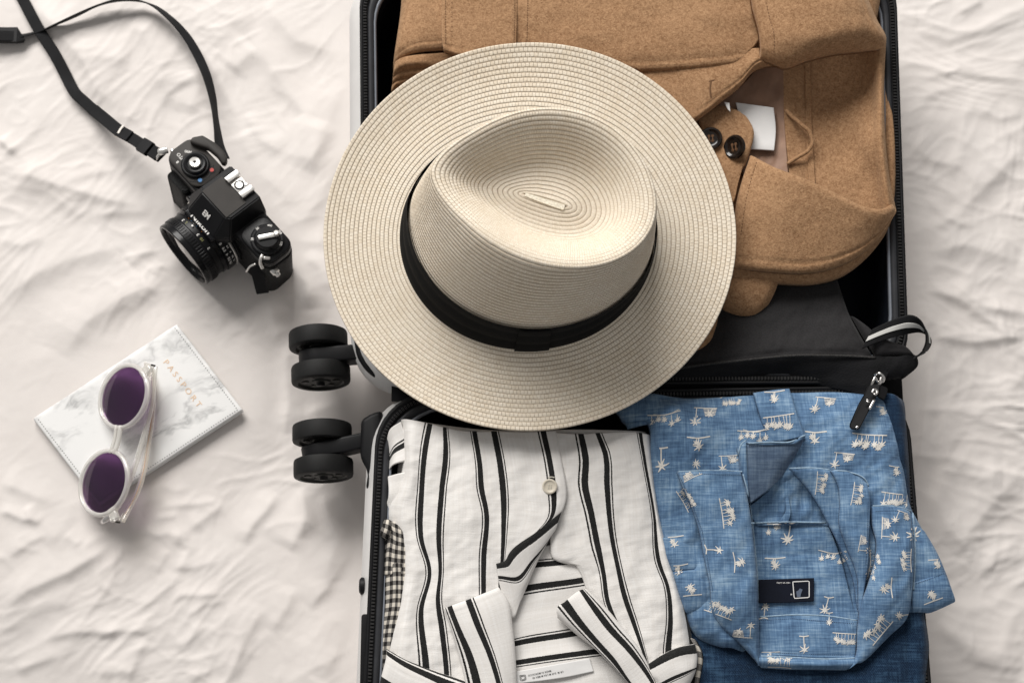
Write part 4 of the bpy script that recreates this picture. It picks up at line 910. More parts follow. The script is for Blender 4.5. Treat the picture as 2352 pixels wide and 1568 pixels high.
# ------------------------------------------------------------------ striped shirt
shirt = thing('striped_shirt', 'white linen shirt with black stripes folded in the suitcase', 'shirt', (-.02, -.25, .03))
shP = []
def sp(name, cols, **k):
    k.setdefault('thick', 1.4); k.setdefault('res', 1.3); p = panel(name, shirt, M['stripe'], Z8, cols, **k); shP.append(p); return p
sw = add(wr(2.4, .05, 88, 3, 3.3), wr(1.2, .02, 80, 2.5, 6), wr(.5, .009, 20, 2, 1))
FB = 1780
sp('folded_layers', [[(240, 60, 82), (200, 420, 80), (180, 560, 80), (250, 950, 84), (190, 1300, 84), (150, FB, 86)], [(700, 120, 94), (700, 800, 90), (700, FB, 90)], [(1300, 120, 94), (1300, 800, 88), (1300, FB, 88)], [(1640, 130, 86), (1700, 700, 88), (1830, 1160, 88), (1890, 1340, 90), (1890, FB, 90)]], us=[150]*4, thick=55, drop=(6, 6, 0, 0), dw=10)
# inside of the back with cross stripes (fabric runs sideways there)
inn = sp('inner_back', [[(1230, 700, 97), (1110, 770, 97), (960, 800, 98), (780, 850, 100)], [(1300, 850, 97), (1150, 878, 97.5), (1000, 892, 98), (820, 910, 100)], [(1400, 955, 97), (1280, 978, 97.5), (960, 1024, 98.5), (820, 1050, 100)], [(1420, 1130, 97), (1240, 1165, 98), (870, 1240, 99), (780, 1270, 100)], [(1450, 1240, 97.5), (1230, 1283, 98.5), (880, 1343, 99.5), (780, 1370, 100)], [(1480, 1370, 98), (1310, 1392, 100), (1100, 1420, 101), (890, 1452, 100), (780, 1470, 100)], [(1560, 1500, 98), (1400, 1510, 100), (890, 1570, 100), (780, 1590, 100)], [(1600, FB-60, 98), (1400, FB-60, 100), (890, FB, 100), (780, FB, 100)]],
         us=[-100, 0, 105, 250, 350, 455, 580, 760], disp=wr(1.0, .03, 10, 2.5, 3), thick=1.6)
sp('left_side_fold', [[(150, 190, 82), (170, 120, 90), (232, 75, 98)], [(165, 280, 82), (190, 230, 92), (262, 180, 100)], [(160, 360, 80), (180, 330, 92), (260, 300, 100)]], us=[260, 330, 430], thick=2, swapuv=False, disp=wr(1., .02, 30, 2, 2))
sp('pocket_fold', [[(158, 388, 86), (162, 500, 90), (148, 570, 84), (215, 690, 92)], [(235, 368, 99), (235, 500, 98), (235, 570, 97), (250, 700, 98)], [(320, 362, 101), (320, 480, 101), (320, 560, 101), (320, 700, 101)]], us=[200, 250, 290], thick=2, disp=wr(1., .02, 30, 2, 2))
# right front
rf = sp('right_front', [[(1040, 130, 100), (1060, 480, 101), (1085, 720, 102), (1108, 862, 102), (1170, 885, 102), (1225, 893, 102), (1262, 950, 101), (1284, 1010, 101), (1330, 1150, 102), (1480, 1330, 103), (1600, 1480, 103), (1620, FB-100, 103)],
    [(1262, 145, 101), (1290, 300, 104), (1285, 430, 104), (1322, 600, 104), (1352, 750, 104), (1392, 950, 104), (1412, 1095, 104), (1480, 1260, 104), (1580, 1450, 104), (1660, FB-100, 104)],
    [(1355, 140, 101), (1400, 260, 104), (1410, 450, 105), (1432, 700, 105), (1470, 900, 105), (1512, 1080, 105), (1562, 1225, 104), (1620, 1400, 104), (1700, FB-100, 104)],
    [(1600, 138, 98), (1632, 330, 102), (1680, 600, 103), (1708, 880, 103), (1757, 1020, 104), (1772, 1200, 104), (1758, 1372, 103), (1760, FB-100, 103)],
    [(1655, 150, 90), (1690, 480, 95), (1728, 700, 97), (1790, 930, 98), (1850, 1150, 98), (1880, 1340, 97), (1880, FB-100, 97)],
    [(1662, 150, 84), (1697, 480, 88), (1738, 700, 90), (1806, 940, 90), (1872, 1160, 90), (1902, 1340, 90), (1902, FB-100, 90)]],
    us=[-150, 0, 105, 350, 440, 478], disp=sw, thick=2.2, drop=(1.5, 4, 0, 0), dw=6)
# left front with the button edge
lf = sp('left_front', [[(232, 62, 93), (226, 400, 93), (160, 560, 88), (232, 940, 95), (198, 1160, 95), (140, 1400, 95), (120, FB, 95)],
    [(262, 62, 101), (262, 400, 103), (215, 560, 100), (272, 940, 103), (240, 1160, 103), (190, 1400, 103), (170, FB, 103)],
    [(402, 88, 104), (376, 220, 106), (352, 480, 106), (350, 740, 105), (400, 935, 103), (350, 1150, 106), (378, 1445, 106), (400, FB, 106)],
    [(484, 108, 104), (490, 250, 106), (466, 480, 106.5), (450, 740, 106), (458, 930, 104), (445, 1100, 106), (466, 1250, 106.5), (492, 1480, 106.5), (500, FB, 106)],
    [(652, 130, 102), (684, 330, 106), (692, 450, 106.5), (722, 600, 107), (706, 850, 107), (705, 1045, 107), (710, 1300, 106), (730, FB, 106)],
    [(768, 130, 102), (806, 330, 106), (822, 480, 107), (822, 700, 107), (815, 862, 107), (800, 1010, 107), (800, 1200, 105), (840, FB, 104)],
    [(1048, 130, 103), (1090, 330, 106), (1107, 470, 108), (1096, 620, 109), (1010, 712, 109), (920, 800, 108), (850, 1000, 105), (850, 1250, 103), (860, FB, 103)],
    [(1118, 125, 103), (1158, 330, 106), (1177, 440, 108), (1180, 500, 108.5), (1150, 596, 109), (1010, 712, 109.4), (925, 795, 108.4), (860, 1000, 105), (860, 1250, 103), (866, FB, 103)]],
    us=[-150, -118, 0, 105, 350, 455, 700, 775], disp=sw, thick=2.0, drop=(4, 1, 0, 0), dw=7, seams=((1, 9, .35, .7),))
# turned facing: stripe along its folded edge
fc = sp('turned_facing', [[(1152, 588, 111), (1000, 708, 111.5), (850, 828, 111), (828, 868, 110), (776, 886, 109)], [(1136, 632, 111), (1005, 735, 112), (870, 842, 112), (842, 890, 111), (780, 908, 109.5)], [(1118, 690, 108), (1040, 780, 109), (960, 850, 110), (880, 930, 110), (785, 935, 109)], [(1098, 716, 104), (1050, 800, 105), (1000, 880, 106), (905, 1010, 108), (795, 1000, 108)], [(1090, 730, 102), (1030, 840, 102), (985, 940, 103), (915, 1105, 104), (868, 1195, 104), (845, 1180, 105)]],
    us=[-340, -350+0, -300, -200, -130], disp=wr(.6, .03, 60, 2, 3), thick=1.6, drop=(1, 0, 0, 0), dw=3)
cl = sp('collar_leaf', [[(478, 1142, 112), (520, 1260, 112), (575, 1450, 112), (640, FB, 112)], [(512, 1128, 113), (560, 1250, 114), (625, 1400, 114), (720, FB, 113)], [(618, 1090, 113), (670, 1230, 115), (740, 1400, 115), (850, FB, 114)], [(792, 1020, 111), (845, 1100, 111), (872, 1250, 110), (893, 1500, 109), (900, FB, 108)]],
    us=[315, 350, 455, 600], disp=wr(.8, .04, 70, 2, 8), thick=2.4, drop=(1.5, 2, 1.5, 0), dw=4, seams=((0, 6, .3, .6), (2, 6, .3, .6)))
cr = sp('collar_leaf', [[(1128, 1196, 108), (1235, 1290, 108), (1350, 1380, 108), (1440, 1470, 107), (1560, 1600, 107), (1640, FB-80, 106)], [(1122, 1150, 111), (1210, 1245, 112), (1330, 1360, 112), (1450, 1480, 111), (1580, 1620, 110), (1660, FB-80, 109)], [(1168, 1105, 113), (1250, 1215, 114), (1340, 1320, 114), (1440, 1430, 114), (1560, 1590, 112), (1700, FB-80, 110)], [(1262, 1035, 112), (1330, 1130, 114), (1420, 1250, 114), (1540, 1380, 113), (1640, 1512, 111), (1740, FB-80, 109)], [(1292, 1030, 110), (1400, 1130, 111), (1500, 1250, 111), (1590, 1360, 110), (1652, 1470, 109), (1760, FB-80, 107)]],
    us=[275, 315, 350, 455, 498], disp=wr(.6, .04, 50, 2, 5), thick=2.2, drop=(2, 1.5, 1.5, 0), dw=4, seams=((1, 5, .3, .6),))
sl = sp('sleeve', [[(146, 1372, 108), (250, 1428, 110), (400, 1490, 111), (610, 1562, 110), (760, 1625, 108)], [(150, 1392, 110), (240, 1450, 113), (400, 1528, 114), (560, 1600, 113), (700, 1670, 111)], [(100, 1620, 108), (250, 1680, 112), (430, 1720, 112), (600, 1760, 110)], [(90, FB, 104), (250, FB+20, 106), (430, FB+60, 106), (560, FB+80, 104)]], us=[322, 350, 490, 600], disp=wr(.8, .04, 40, 2, 8), thick=3, drop=(1.5, 2, 3, 0), dw=5, seams=((0, 12, .4, .7),))
sr = sp('sleeve', [[(1640, 1462, 108), (1740, 1398, 109), (1830, 1360, 109), (1916, 1344, 106)], [(1640, 1448+25, 109), (1740, 1420, 111), (1830, 1384, 111), (1922, 1372, 107)], [(1655, 1530, 110), (1740, 1480, 112), (1830, 1440, 112), (1930, 1420, 107)], [(1690, 1568, 110), (1780, 1520, 112), (1860, 1490, 112), (1926, 1470, 107)], [(1700, FB-100, 106), (1800, 1640, 108), (1880, 1580, 107), (1920, 1500, 105)]], us=[-15, 0, 30, 105-30, 240], disp=wr(.6, .03, 40, 2, 8), thick=3, drop=(1, 2, 3, 2), dw=5)
bs = bvh_of([lf]); q = onto(bs, *zx(Z8, (1084, 446)), .0002); button(shirt, M['shirt_button'], q, .0064, R(4), R(-6), thread=M['thread'], h=.0026)
s = Strokes(bs, .0005); s.line(zx(Z8, np.array([(1072, 396), (1090, 392), (1110, 396)])), 2.4); s.line(zx(Z8, np.array([(1066, 486), (1080, 492), (1096, 486)])), 1.8); s.build('button_thread', M['thread'], shirt)
lb = panel('size_label', shirt, M['white_tag'], ZL, [[(100, 560, 103), (110, 860, 103)], [(700, 455, 103.6), (720, 790, 103.6)], [(1400, 330, 103.6), (1440, 680, 103.6)], [(1900, 235, 102.6), (2000, 560, 102.6)]], thick=.6, res=1.1, disp=wr(.3, .012, 0, 2, 3))
bl = bvh_of([lb])
def lx(x, y): return zx(ZL, (x, y))
text_on(bl, 'MADE IN MOROCCO', 5.6, *lx(675, 600), 180-12, M['black_ink'], shirt, 'label_lettering', 1.02, .0004, .02)
text_on(bl, 'UR M  EUR M USA M MEX 40', 5.6, *lx(880, 640), 180-12, M['black_ink'], shirt, 'label_lettering', 1.04, .0004, .02)
s = Strokes(bl, .0004)
for r_ in ((190, 660, 330, 640, 345, 765, 205, 790), (215, 682, 310, 668, 322, 748, 228, 762)):
    q = np.array([(r_[0], r_[1]), (r_[2], r_[3]), (r_[4], r_[5]), (r_[6], r_[7]), (r_[0], r_[1])], float); s.line(zx(ZL, q), 1.1)
s.build('label_mark', M['black_ink'], shirt)

# ------------------------------------------------------------------ jeans
jeans = thing('jeans', 'dark blue denim jeans folded beneath the palm print shirt', 'jeans', (.28, -.25, .03))
jd = add(wr(1.4, .05, 60, 2, 5.5), wr(.6, .016, 40, 2, 2))
panel('folded_body', jeans, M['jeans'], ZB, [[(120, 300, 76), (150, 700, 80), (320, 1150, 90), (340, 1340, 93), (330, 1820, 92)], [(600, 300, 76), (600, 1000, 76), (620, 1350, 88), (620, 1500, 97), (620, 1820, 97)], [(1100, 200, 76), (1100, 900, 74), (1100, 1400, 90), (1100, 1540, 98), (1100, 1820, 98)], [(1400, 100, 88), (1440, 500, 88), (1460, 900, 88), (1500, 1300, 97), (1520, 1820, 97)], [(1448, 120, 82), (1470, 500, 84), (1520, 900, 86), (1556, 1300, 92), (1572, 1820, 92)]], thick=50, drop=(6, 6, 3, 0), dw=12, disp=jd, res=1.7)
panel('folded_leg', jeans, M['jeans'], ZB, [[(1290, 90, 92), (1320, 300, 92), (1380, 640, 92), (1440, 900, 92)], [(1380, 84, 96), (1410, 300, 96), (1440, 640, 95), (1480, 900, 95)], [(1432, 110, 94), (1450, 220, 94), (1466, 420, 92), (1480, 640, 91), (1510, 900, 91)]], thick=9, drop=(0, 5, 4, 0), dw=9, disp=add(wr(2.2, .025, 75, 2, 5), wr(.6, .012, 40, 2, 2)))
panel('folded_leg', jeans, M['jeans'], ZB, [[(1420, 1180, 98), (1440, 1400, 101), (1440, 1820, 101)], [(1500, 1180, 101), (1515, 1400, 104), (1500, 1820, 104)], [(1545, 1190, 96), (1572, 1400, 98), (1560, 1560, 98), (1560, 1820, 97)]], thick=9, drop=(0, 5, 0, 0), dw=9, disp=wr(1.2, .03, 75, 2, 5))

# ------------------------------------------------------------------ palm print shirt
palm = thing('palm_print_shirt', 'blue chambray shirt with white palm tree print folded open at the collar', 'shirt', (.28, -.2, .04))
plP = []
def bp(name, cols, mat='chambray', **k):
    k.setdefault('thick', 1.6); k.setdefault('res', 1.4); p = panel(name, palm, M[mat], ZB, cols, **k); plP.append(p); return p
bd = add(wr(3.2, .05, 70, 2, 9.3), wr(2.1, .022, 60, 2.2, 4), wr(1.0, .010, 35, 2.2, 1))
bp('body', [[(-40, 170, 84), (10, 240, 88), (108, 225, 96), (140, 420, 98), (158, 600, 99), (178, 720, 99), (215, 900, 99), (300, 1150, 98), (350, 1300, 96), (390, 1350, 94)],
    [(60, 95, 88), (180, 180, 104), (230, 420, 106), (260, 700, 106), (330, 1000, 105), (420, 1300, 102), (480, 1380, 98)], [(330, 110, 92), (400, 260, 105), (440, 600, 107), (480, 1000, 106), (560, 1390, 102)],
    [(640, 95, 94), (660, 300, 107), (670, 480, 104), (680, 700, 86), (690, 1000, 80), (700, 1440, 84)], [(900, 80, 95), (930, 300, 107), (960, 480, 103), (1010, 760, 84), (1060, 1000, 80), (1100, 1440, 84)], [(1140, 80, 95), (1180, 300, 106), (1220, 560, 107), (1250, 800, 106), (1300, 1250, 102)],
    [(1300, 100, 93), (1340, 300, 105), (1390, 600, 106), (1430, 800, 105), (1440, 1150, 101)], [(1352, 112, 88), (1392, 260, 97), (1440, 480, 98), (1472, 660, 99), (1540, 800, 98), (1500, 1100, 97)]], disp=bd, thick=12, drop=(3, 4, 3, 3), dw=8)
bp('tucked_corner', [[(-30, 160, 82), (20, 270, 84)], [(60, 120, 88), (100, 250, 90)], [(180, 90, 90), (210, 230, 92)]], thick=3, disp=wr(1.5, .02, 40, 2, 2))
# sleeves
sR = bp('sleeve', [[(1290, 690, 108), (1330, 900, 108), (1400, 1060, 107), (1440, 1210, 104)], [(1420, 730, 109), (1470, 900, 110), (1500, 1045, 109), (1530, 1205, 105)], [(1535, 788, 106), (1590, 890, 108), (1632, 990, 107), (1640, 1182, 103)], [(1545, 800, 102), (1600, 890, 104), (1646, 992, 103), (1706, 1150, 101)]], disp=add(wr(1.0, .03, 60, 2, 3), wr(.4, .01, 0, 2, 1)), thick=3.5, drop=(0, 2, 0, 3), dw=6)
bp('sleeve_cuff', [[(1470, 1056, 110), (1472, 1130, 110), (1476, 1208, 105.5)], [(1560, 1028, 111), (1570, 1110, 111), (1590, 1200, 106)], [(1640, 996, 108.5), (1670, 1070, 109), (1704, 1152, 104)]], thick=3, drop=(0, 1, .6, 3), dw=5, seams=((2, 2.5, .3, .6),))
sL = bp('sleeve', [[(180, 820, 100), (200, 900, 102), (250, 1000, 103)], [(280, 830, 106), (300, 920, 108), (330, 990, 108)], [(392, 820, 104), (405, 900, 105), (418, 985, 106)]], thick=3, drop=(3, 0, 0, 1), dw=5, disp=wr(1.2, .02, 70, 2, 4))
bp('sleeve_cuff', [[(252, 1000, 104), (280, 1100, 104), (318, 1212, 101)], [(330, 990, 109), (350, 1100, 110), (380, 1205, 105)], [(420, 984, 108), (434, 1090, 109), (448, 1188, 104)]], thick=3, drop=(2, 1, .5, 2.5), dw=5, seams=((2, 2.5, .3, .6),))
bp('lower_fold', [[(330, 1200, 96), (345, 1290, 96), (420, 1365, 94)], [(420, 1200, 100), (430, 1300, 100), (480, 1350, 97)], [(520, 1200, 102), (540, 1300, 101), (580, 1340, 99)]], thick=6, drop=(3, 0, 0, 3), dw=6, disp=add(wr(3.0, .016, 60, 2.5, 7), wr(.8, .01, 20, 2, 3)))
# neck opening: inside of the back
yk = bp('inner_yoke', [[(640, 735, 92), (650, 900, 90), (665, 1200, 92), (670, 1250, 93)], [(840, 742, 90), (850, 900, 89), (860, 1200, 93), (860, 1260, 94)], [(1040, 745, 92), (1100, 900, 91), (1180, 1200, 92), (1200, 1260, 93)]], disp=add(wr(1.6, .03, 10, 2, 6), wr(.6, .01, 0, 2, 6)), thick=2, seams=((2, 4, .9, 1.), (2, 28, .5, 1.6)))
bp('inner_front', [[(620, 680, 96), (650, 720, 94), (680, 762, 92.5)], [(760, 560, 98), (780, 660, 94), (800, 762, 92.5)], [(828, 470, 102), (836, 600, 95), (844, 758, 92.5)], [(930, 540, 100), (960, 650, 95), (985, 758, 92.5)], [(1030, 620, 98), (1050, 690, 95), (1075, 770, 92.5)]], disp=add(wr(4.0, .018, 75, 2.5, 4.2), wr(1.0, .008, 60, 2, 1)), thick=1.6)
bp('box_pleat', [[(818, 500, 101), (822, 620, 97), (826, 690, 96.5), (790, 745, 95)], [(838, 500, 101.6), (842, 620, 98), (852, 700, 97.6), (840, 752, 96)]], thick=1.2)
nb = bp('neck_band', [[(690, 1228, 95), (690, 1320, 98.5), (690, 1424, 99.5)], [(860, 1218, 96), (860, 1320, 101), (860, 1432, 101)], [(1040, 1224, 96), (1040, 1320, 101), (1040, 1442, 101)], [(1195, 1248, 95), (1190, 1340, 98.5), (1184, 1440, 99.5)]], disp=wr(1.5, .025, 20, 2, 2), thick=2.2, seams=((2, 2.5, .5, .7), (2, 6, .5, .7), (3, 2.5, .5, .7)))
bp('collar_roll', [[(660, 1410, 101), (680, 1450, 105), (705, 1492, 100)], [(860, 1436, 103), (860, 1468, 107), (860, 1500, 101)], [(1040, 1444, 103), (1040, 1474, 107), (1040, 1502, 101)], [(1200, 1430, 101), (1180, 1465, 104), (1140, 1504, 100)]], thick=4, drop=(0, 0, 1.5, 3), dw=5, disp=wr(.5, .02, 0, 2, 2))
# front placket strip and its turned end
pk = bp('placket', [[(662, 84, 100), (690, 180, 109), (715, 260, 110), (742, 334, 110)], [(760, 70, 101), (790, 200, 110.5), (820, 330, 111)], [(848, 62, 101), (880, 170, 110), (905, 240, 111), (930, 305, 111)]], thick=2, drop=(1, 1, 0, 0), dw=3, disp=wr(.6, .02, 80, 2, 2), seams=((0, 1.8, .5, .6),))
pe = bp('turned_collar_band', [[(612, 372, 112), (622, 470, 113), (634, 560, 112), (648, 648, 108)], [(648, 345, 115), (680, 430, 113), (700, 510, 110), (700, 610, 106)], [(780, 338, 115), (780, 420, 113), (770, 500, 109), (745, 575, 105)], [(860, 334, 115), (850, 400, 112), (830, 450, 108), (800, 520, 104)], [(922, 312, 113), (908, 352, 111), (880, 400, 107), (838, 470, 103)]], mat='chambray_back', thick=1.8, disp=wr(.5, .02, 30, 2, 3), seams=((2, 3, .4, .6),))
bp('collar_band_edge', [[(584, 400, 111), (594, 470, 112), (612, 545, 112), (622, 640, 110)], [(592, 350, 115), (612, 430, 116), (624, 500, 115), (632, 600, 112)], [(628, 322, 116), (628, 380, 117), (634, 480, 115), (642, 620, 112)]], thick=2.4, drop=(1.5, 1, 2, 0), dw=3)
bp('band_hem', [[(622, 332, 115.5), (630, 346, 115)], [(700, 338, 116.5), (700, 352, 116)], [(800, 332, 116.5), (800, 350, 116)], [(870, 330, 116.5), (872, 346, 116)], [(928, 296, 115), (926, 314, 114.5)]], thick=2.2)
# collar leaves
c1 = bp('collar_leaf', [[(274, 488, 117.0), (300, 560, 118.0), (345, 660, 118.0), (385, 780, 118.0), (412, 920, 118.0), (440, 1050, 118.0), (465, 1220, 113.0), (500, 1275, 111.0), (592, 1362, 108.0), (690, 1470, 105.0)], [(380, 482, 119.0), (420, 640, 121.0), (470, 830, 122.0), (510, 1030, 121.0), (545, 1200, 119.0), (620, 1340, 111.0), (692, 1478, 106.0)], [(500, 482, 119.0), (540, 640, 121.0), (580, 830, 122.0), (620, 1030, 122.0), (640, 1200, 119.0), (665, 1340, 111.0), (696, 1480, 106.0)], [(606, 486, 117.0), (634, 600, 117.0), (652, 700, 117.0), (668, 830, 117.0), (684, 1000, 117.0), (692, 1150, 112.0), (696, 1300, 109.0), (700, 1482, 105.0)]], disp=add(wr(2.2, .04, 80, 2, 1.3), wr(1.3, .014, 50, 2.4, 5)), thick=3.4, drop=(1.5, 4, 1.2, 0), dw=6, seams=((0, 5.5, .35, .7), (2, 4.5, .35, .7)))
c2 = bp('collar_band', [[(845, 470, 107), (930, 560, 104), (985, 640, 103), (1050, 760, 102), (1110, 880, 102), (1165, 1010, 102), (1198, 1200, 102)], [(960, 468, 110), (1030, 560, 108), (1060, 640, 106), (1090, 760, 105), (1140, 880, 105), (1190, 1010, 105), (1205, 1200, 104)], [(1060, 478, 111), (1100, 540, 111), (1110, 620, 110), (1110, 740, 109), (1150, 860, 108), (1205, 1000, 108), (1212, 1200, 106)]], mat='chambray', disp=wr(.8, .02, 80, 2, 4), thick=2, drop=(1, 0, 1, 0), dw=4)
c3 = bp('collar_stand', [[(1060, 480, 117.0), (1098, 560, 118.0), (1106, 640, 118.0), (1104, 760, 117.0), (1145, 880, 113.0), (1190, 1000, 112.0), (1202, 1200, 109.0)], [(1150, 488, 119.0), (1180, 560, 121.0), (1184, 680, 121.0), (1180, 800, 120.0), (1205, 930, 118.0), (1222, 1050, 113.0), (1208, 1210, 109.0)], [(1248, 545, 117.0), (1262, 620, 119.0), (1262, 700, 119.0), (1255, 830, 118.0), (1252, 950, 117.0), (1238, 1060, 112.0), (1214, 1210, 108.5)]], disp=add(wr(1.0, .02, 10, 2, 7), wr(.4, .01, 0, 2, 2)), thick=2.4, drop=(1, 1.2, 1, 0), dw=4, seams=((1, 3.5, .35, .6),))
c4 = bp('collar_leaf', [[(1268, 660, 118.0), (1275, 760, 118.0), (1296, 850, 119.0), (1290, 930, 119.0), (1260, 1040, 118.0), (1212, 1190, 113.0), (1200, 1300, 110.0), (1190, 1430, 106.0), (1150, 1500, 104.0)], [(1350, 662, 119.0), (1360, 780, 122.0), (1370, 930, 123.0), (1345, 1060, 122.0), (1300, 1210, 119.0), (1250, 1350, 111.0), (1190, 1470, 106.0)], [(1425, 672, 118.0), (1440, 800, 121.0), (1445, 950, 122.0), (1430, 1080, 121.0), (1390, 1220, 118.0), (1320, 1340, 110.0), (1220, 1460, 105.0)], [(1470, 690, 112.0), (1482, 800, 117.0), (1486, 950, 118.0), (1478, 1100, 117.0), (1450, 1240, 111.0), (1360, 1330, 107.0), (1260, 1430, 103.0)]], disp=add(wr(2.2, .04, 80, 2, 6.3), wr(1.3, .014, 50, 2.4, 5)), thick=3.4, drop=(1.8, 1.8, 1.5, 0), dw=6, seams=((1, 5, .35, .7), (2, 4.5, .35, .7)))
# brand label
jl = panel('brand_label', palm, M['navy_tag'], ZJ, [[(215, 235, 95), (235, 1000, 96)], [(1000, 210, 94.6), (1010, 990, 95.6)], [(2030, 180, 95), (2025, 945, 96)]], thick=.7, res=1.1)
bj = bvh_of([jl]); s = Strokes(bj, .0004)
s.line(zx(ZJ, np.array([(1330, 305), (1865, 280), (1865, 815), (1375, 845), (1330, 305)], float)), 2.0); s.build('label_frame', M['white_tag'], palm)
s = Strokes(bj, .0004); s.poly(zx(ZJ, np.array([(1470, 800), (1580, 800), (1590, 720), (1610, 660), (1650, 560), (1560, 520), (1520, 580), (1445, 620), (1450, 690)], float))); s.build('label_mark', M['dim_mark'], palm)
text_on(bj, 'HELP ISS LUPEA', 4.6, *zx(ZJ, (1020, 335)), 180, M['white_tag'], palm, 'label_lettering', 1.0, .0004, .03)
text_on(bj, 'M', 5.6, *zx(ZJ, (1282, 712)), 180, M['white_tag'], palm, 'label_lettering', .9, .0004, .04)
# pale worn seam edges
M['worn'] = simple('worn_pale_denim', (.30, .42, .54), .9, var=.25, vs=400)
bw = bvh_of(plP)
for pts in ([(276, 490), (400, 484), (500, 482), (604, 487)], [(610, 500), (634, 600), (650, 700), (664, 830), (680, 1000), (690, 1150)], [(1064, 482), (1150, 490), (1230, 525), (1250, 560)], [(1272, 664), (1350, 664), (1425, 674), (1466, 690)], [(696, 1230), (860, 1220), (1040, 1226), (1190, 1248)], [(700, 1430), (860, 1438), (1040, 1446), (1180, 1440)], [(584, 405), (600, 350), (630, 324)], [(636, 342), (760, 338), (860, 334), (924, 302)], [(846, 472), (960, 470), (1058, 480)], [(1474, 700), (1484, 800), (1487, 950), (1480, 1090)], [(650, 750), (840, 744), (1030, 748)]):
    q = zx(ZB, np.array(pts, float)); c = np.concatenate([[0], np.cumsum(np.hypot(*np.diff(q, axis=0).T))]); t_ = np.linspace(0, c[-1], int(c[-1]/4)+3); q = herm(q, c, t_)
    w_ = [onto(bw, a[0], a[1], .0003) for a in q]; w_ = [tuple(a) for a in w_ if a is not None]
    w_ = [a for k, a in enumerate(w_) if k == 0 or abs(a[2]-w_[k-1][2]) < .004]
    if len(w_) > 3: tube('seam_edge', w_, .0007, M['worn'], palm, 6, 1)
# printed palms
bpl = bvh_of(plP); ink = Strokes(bpl, .00035, .0016); rg = random.Random(5)
def T(pts, x, y, ang, sc):
    c, s_ = math.cos(R(ang)), math.sin(R(ang)); p = np.array(pts, float)*sc; return zx(ZB, np.column_stack([x+p[:, 0]*c-p[:, 1]*s_, y+p[:, 0]*s_+p[:, 1]*c]))
def crownlet(x, y, ang, sc, cx, cy, r=.34):
    n = rg.choice((6, 7, 8)); a0 = rg.random()
    for k in range(n):
        a = a0+2*math.pi*k/n; rr = r*1.2*rg.uniform(.75, 1.1); dx, dy = math.cos(a), math.sin(a)
        p = [(cx+dx*rr*.05, cy+dy*rr*.05), (cx+dx*rr*.5-dy*.03, cy+dy*rr*.5+dx*.03), (cx+dx*rr-dy*.10, cy+dy*rr+dx*.02+.05)]
        ink.line(T(p, x, y, ang, sc), sc*ZB[2]*.15, True)
def tree(x, y, ang, sc, bx, h, lean=0., w=.075, r=.34):
    ink.line(T([(bx, 0), (bx+lean*.35, -h*.5), (bx+lean, -h)], x, y, ang, sc), sc*ZB[2]*w); crownlet(x, y, ang, sc, bx+lean, -h, r)
def ground(x, y, ang, sc, a, b, bow=.08, w=.085):
    ink.line(T([(a, bow), (a*.5+b*.5, rg.uniform(-.04, .04)), (b, bow*rg.uniform(.2, 1))], x, y, ang, sc), sc*ZB[2]*w)
def motif(kind, x, y, ang, sc):
    if kind == 'A': ground(x, y, ang, sc, -.85, .85); tree(x, y, ang, sc, 0, .62, rg.uniform(-.1, .1)); tree(x, y, ang, sc, .12, .35, .05, .05, .2)
    elif kind == 'S': ground(x, y, ang, sc, -.4, .35); tree(x, y, ang, sc, 0, 1.0, rg.uniform(-.1, .2))
    elif kind == 'B':
        ground(x, y, ang, sc, -1.4, 1.4, .3); ground(x, y+0, ang, sc, -1.3, .9, .42, .05)
        for b, h in ((-1.1, .5), (-.6, .75), (.0, .4), (.5, .35), (1.05, .55)): tree(x, y, ang, sc, b, h, 0, .055, .24)
    elif kind == 'C':
        tree(x, y, ang, sc, .7, 1.0, rg.uniform(-.05, .2), .06)
        for k in range(5): ink.line(T([(-.75+.02*k, -.05-.1*k), (-.3, -.02-.12*k), (.2-.03*k, -.06-.11*k)], x, y, ang, sc), sc*ZB[2]*.055)
        crownlet(x, y, ang, sc, -.25, -.42, .3); ground(x, y, ang, sc, -.8, .9, .02, .06)
    else:
        ground(x, y, ang, sc, -1.3, 1.3, .05)
        for b in np.linspace(-.95, .95, 7): tree(x, y, ang, sc, b+rg.uniform(-.08, .08), rg.uniform(.55, 1.0), rg.uniform(-.15, .15), .045, .27)
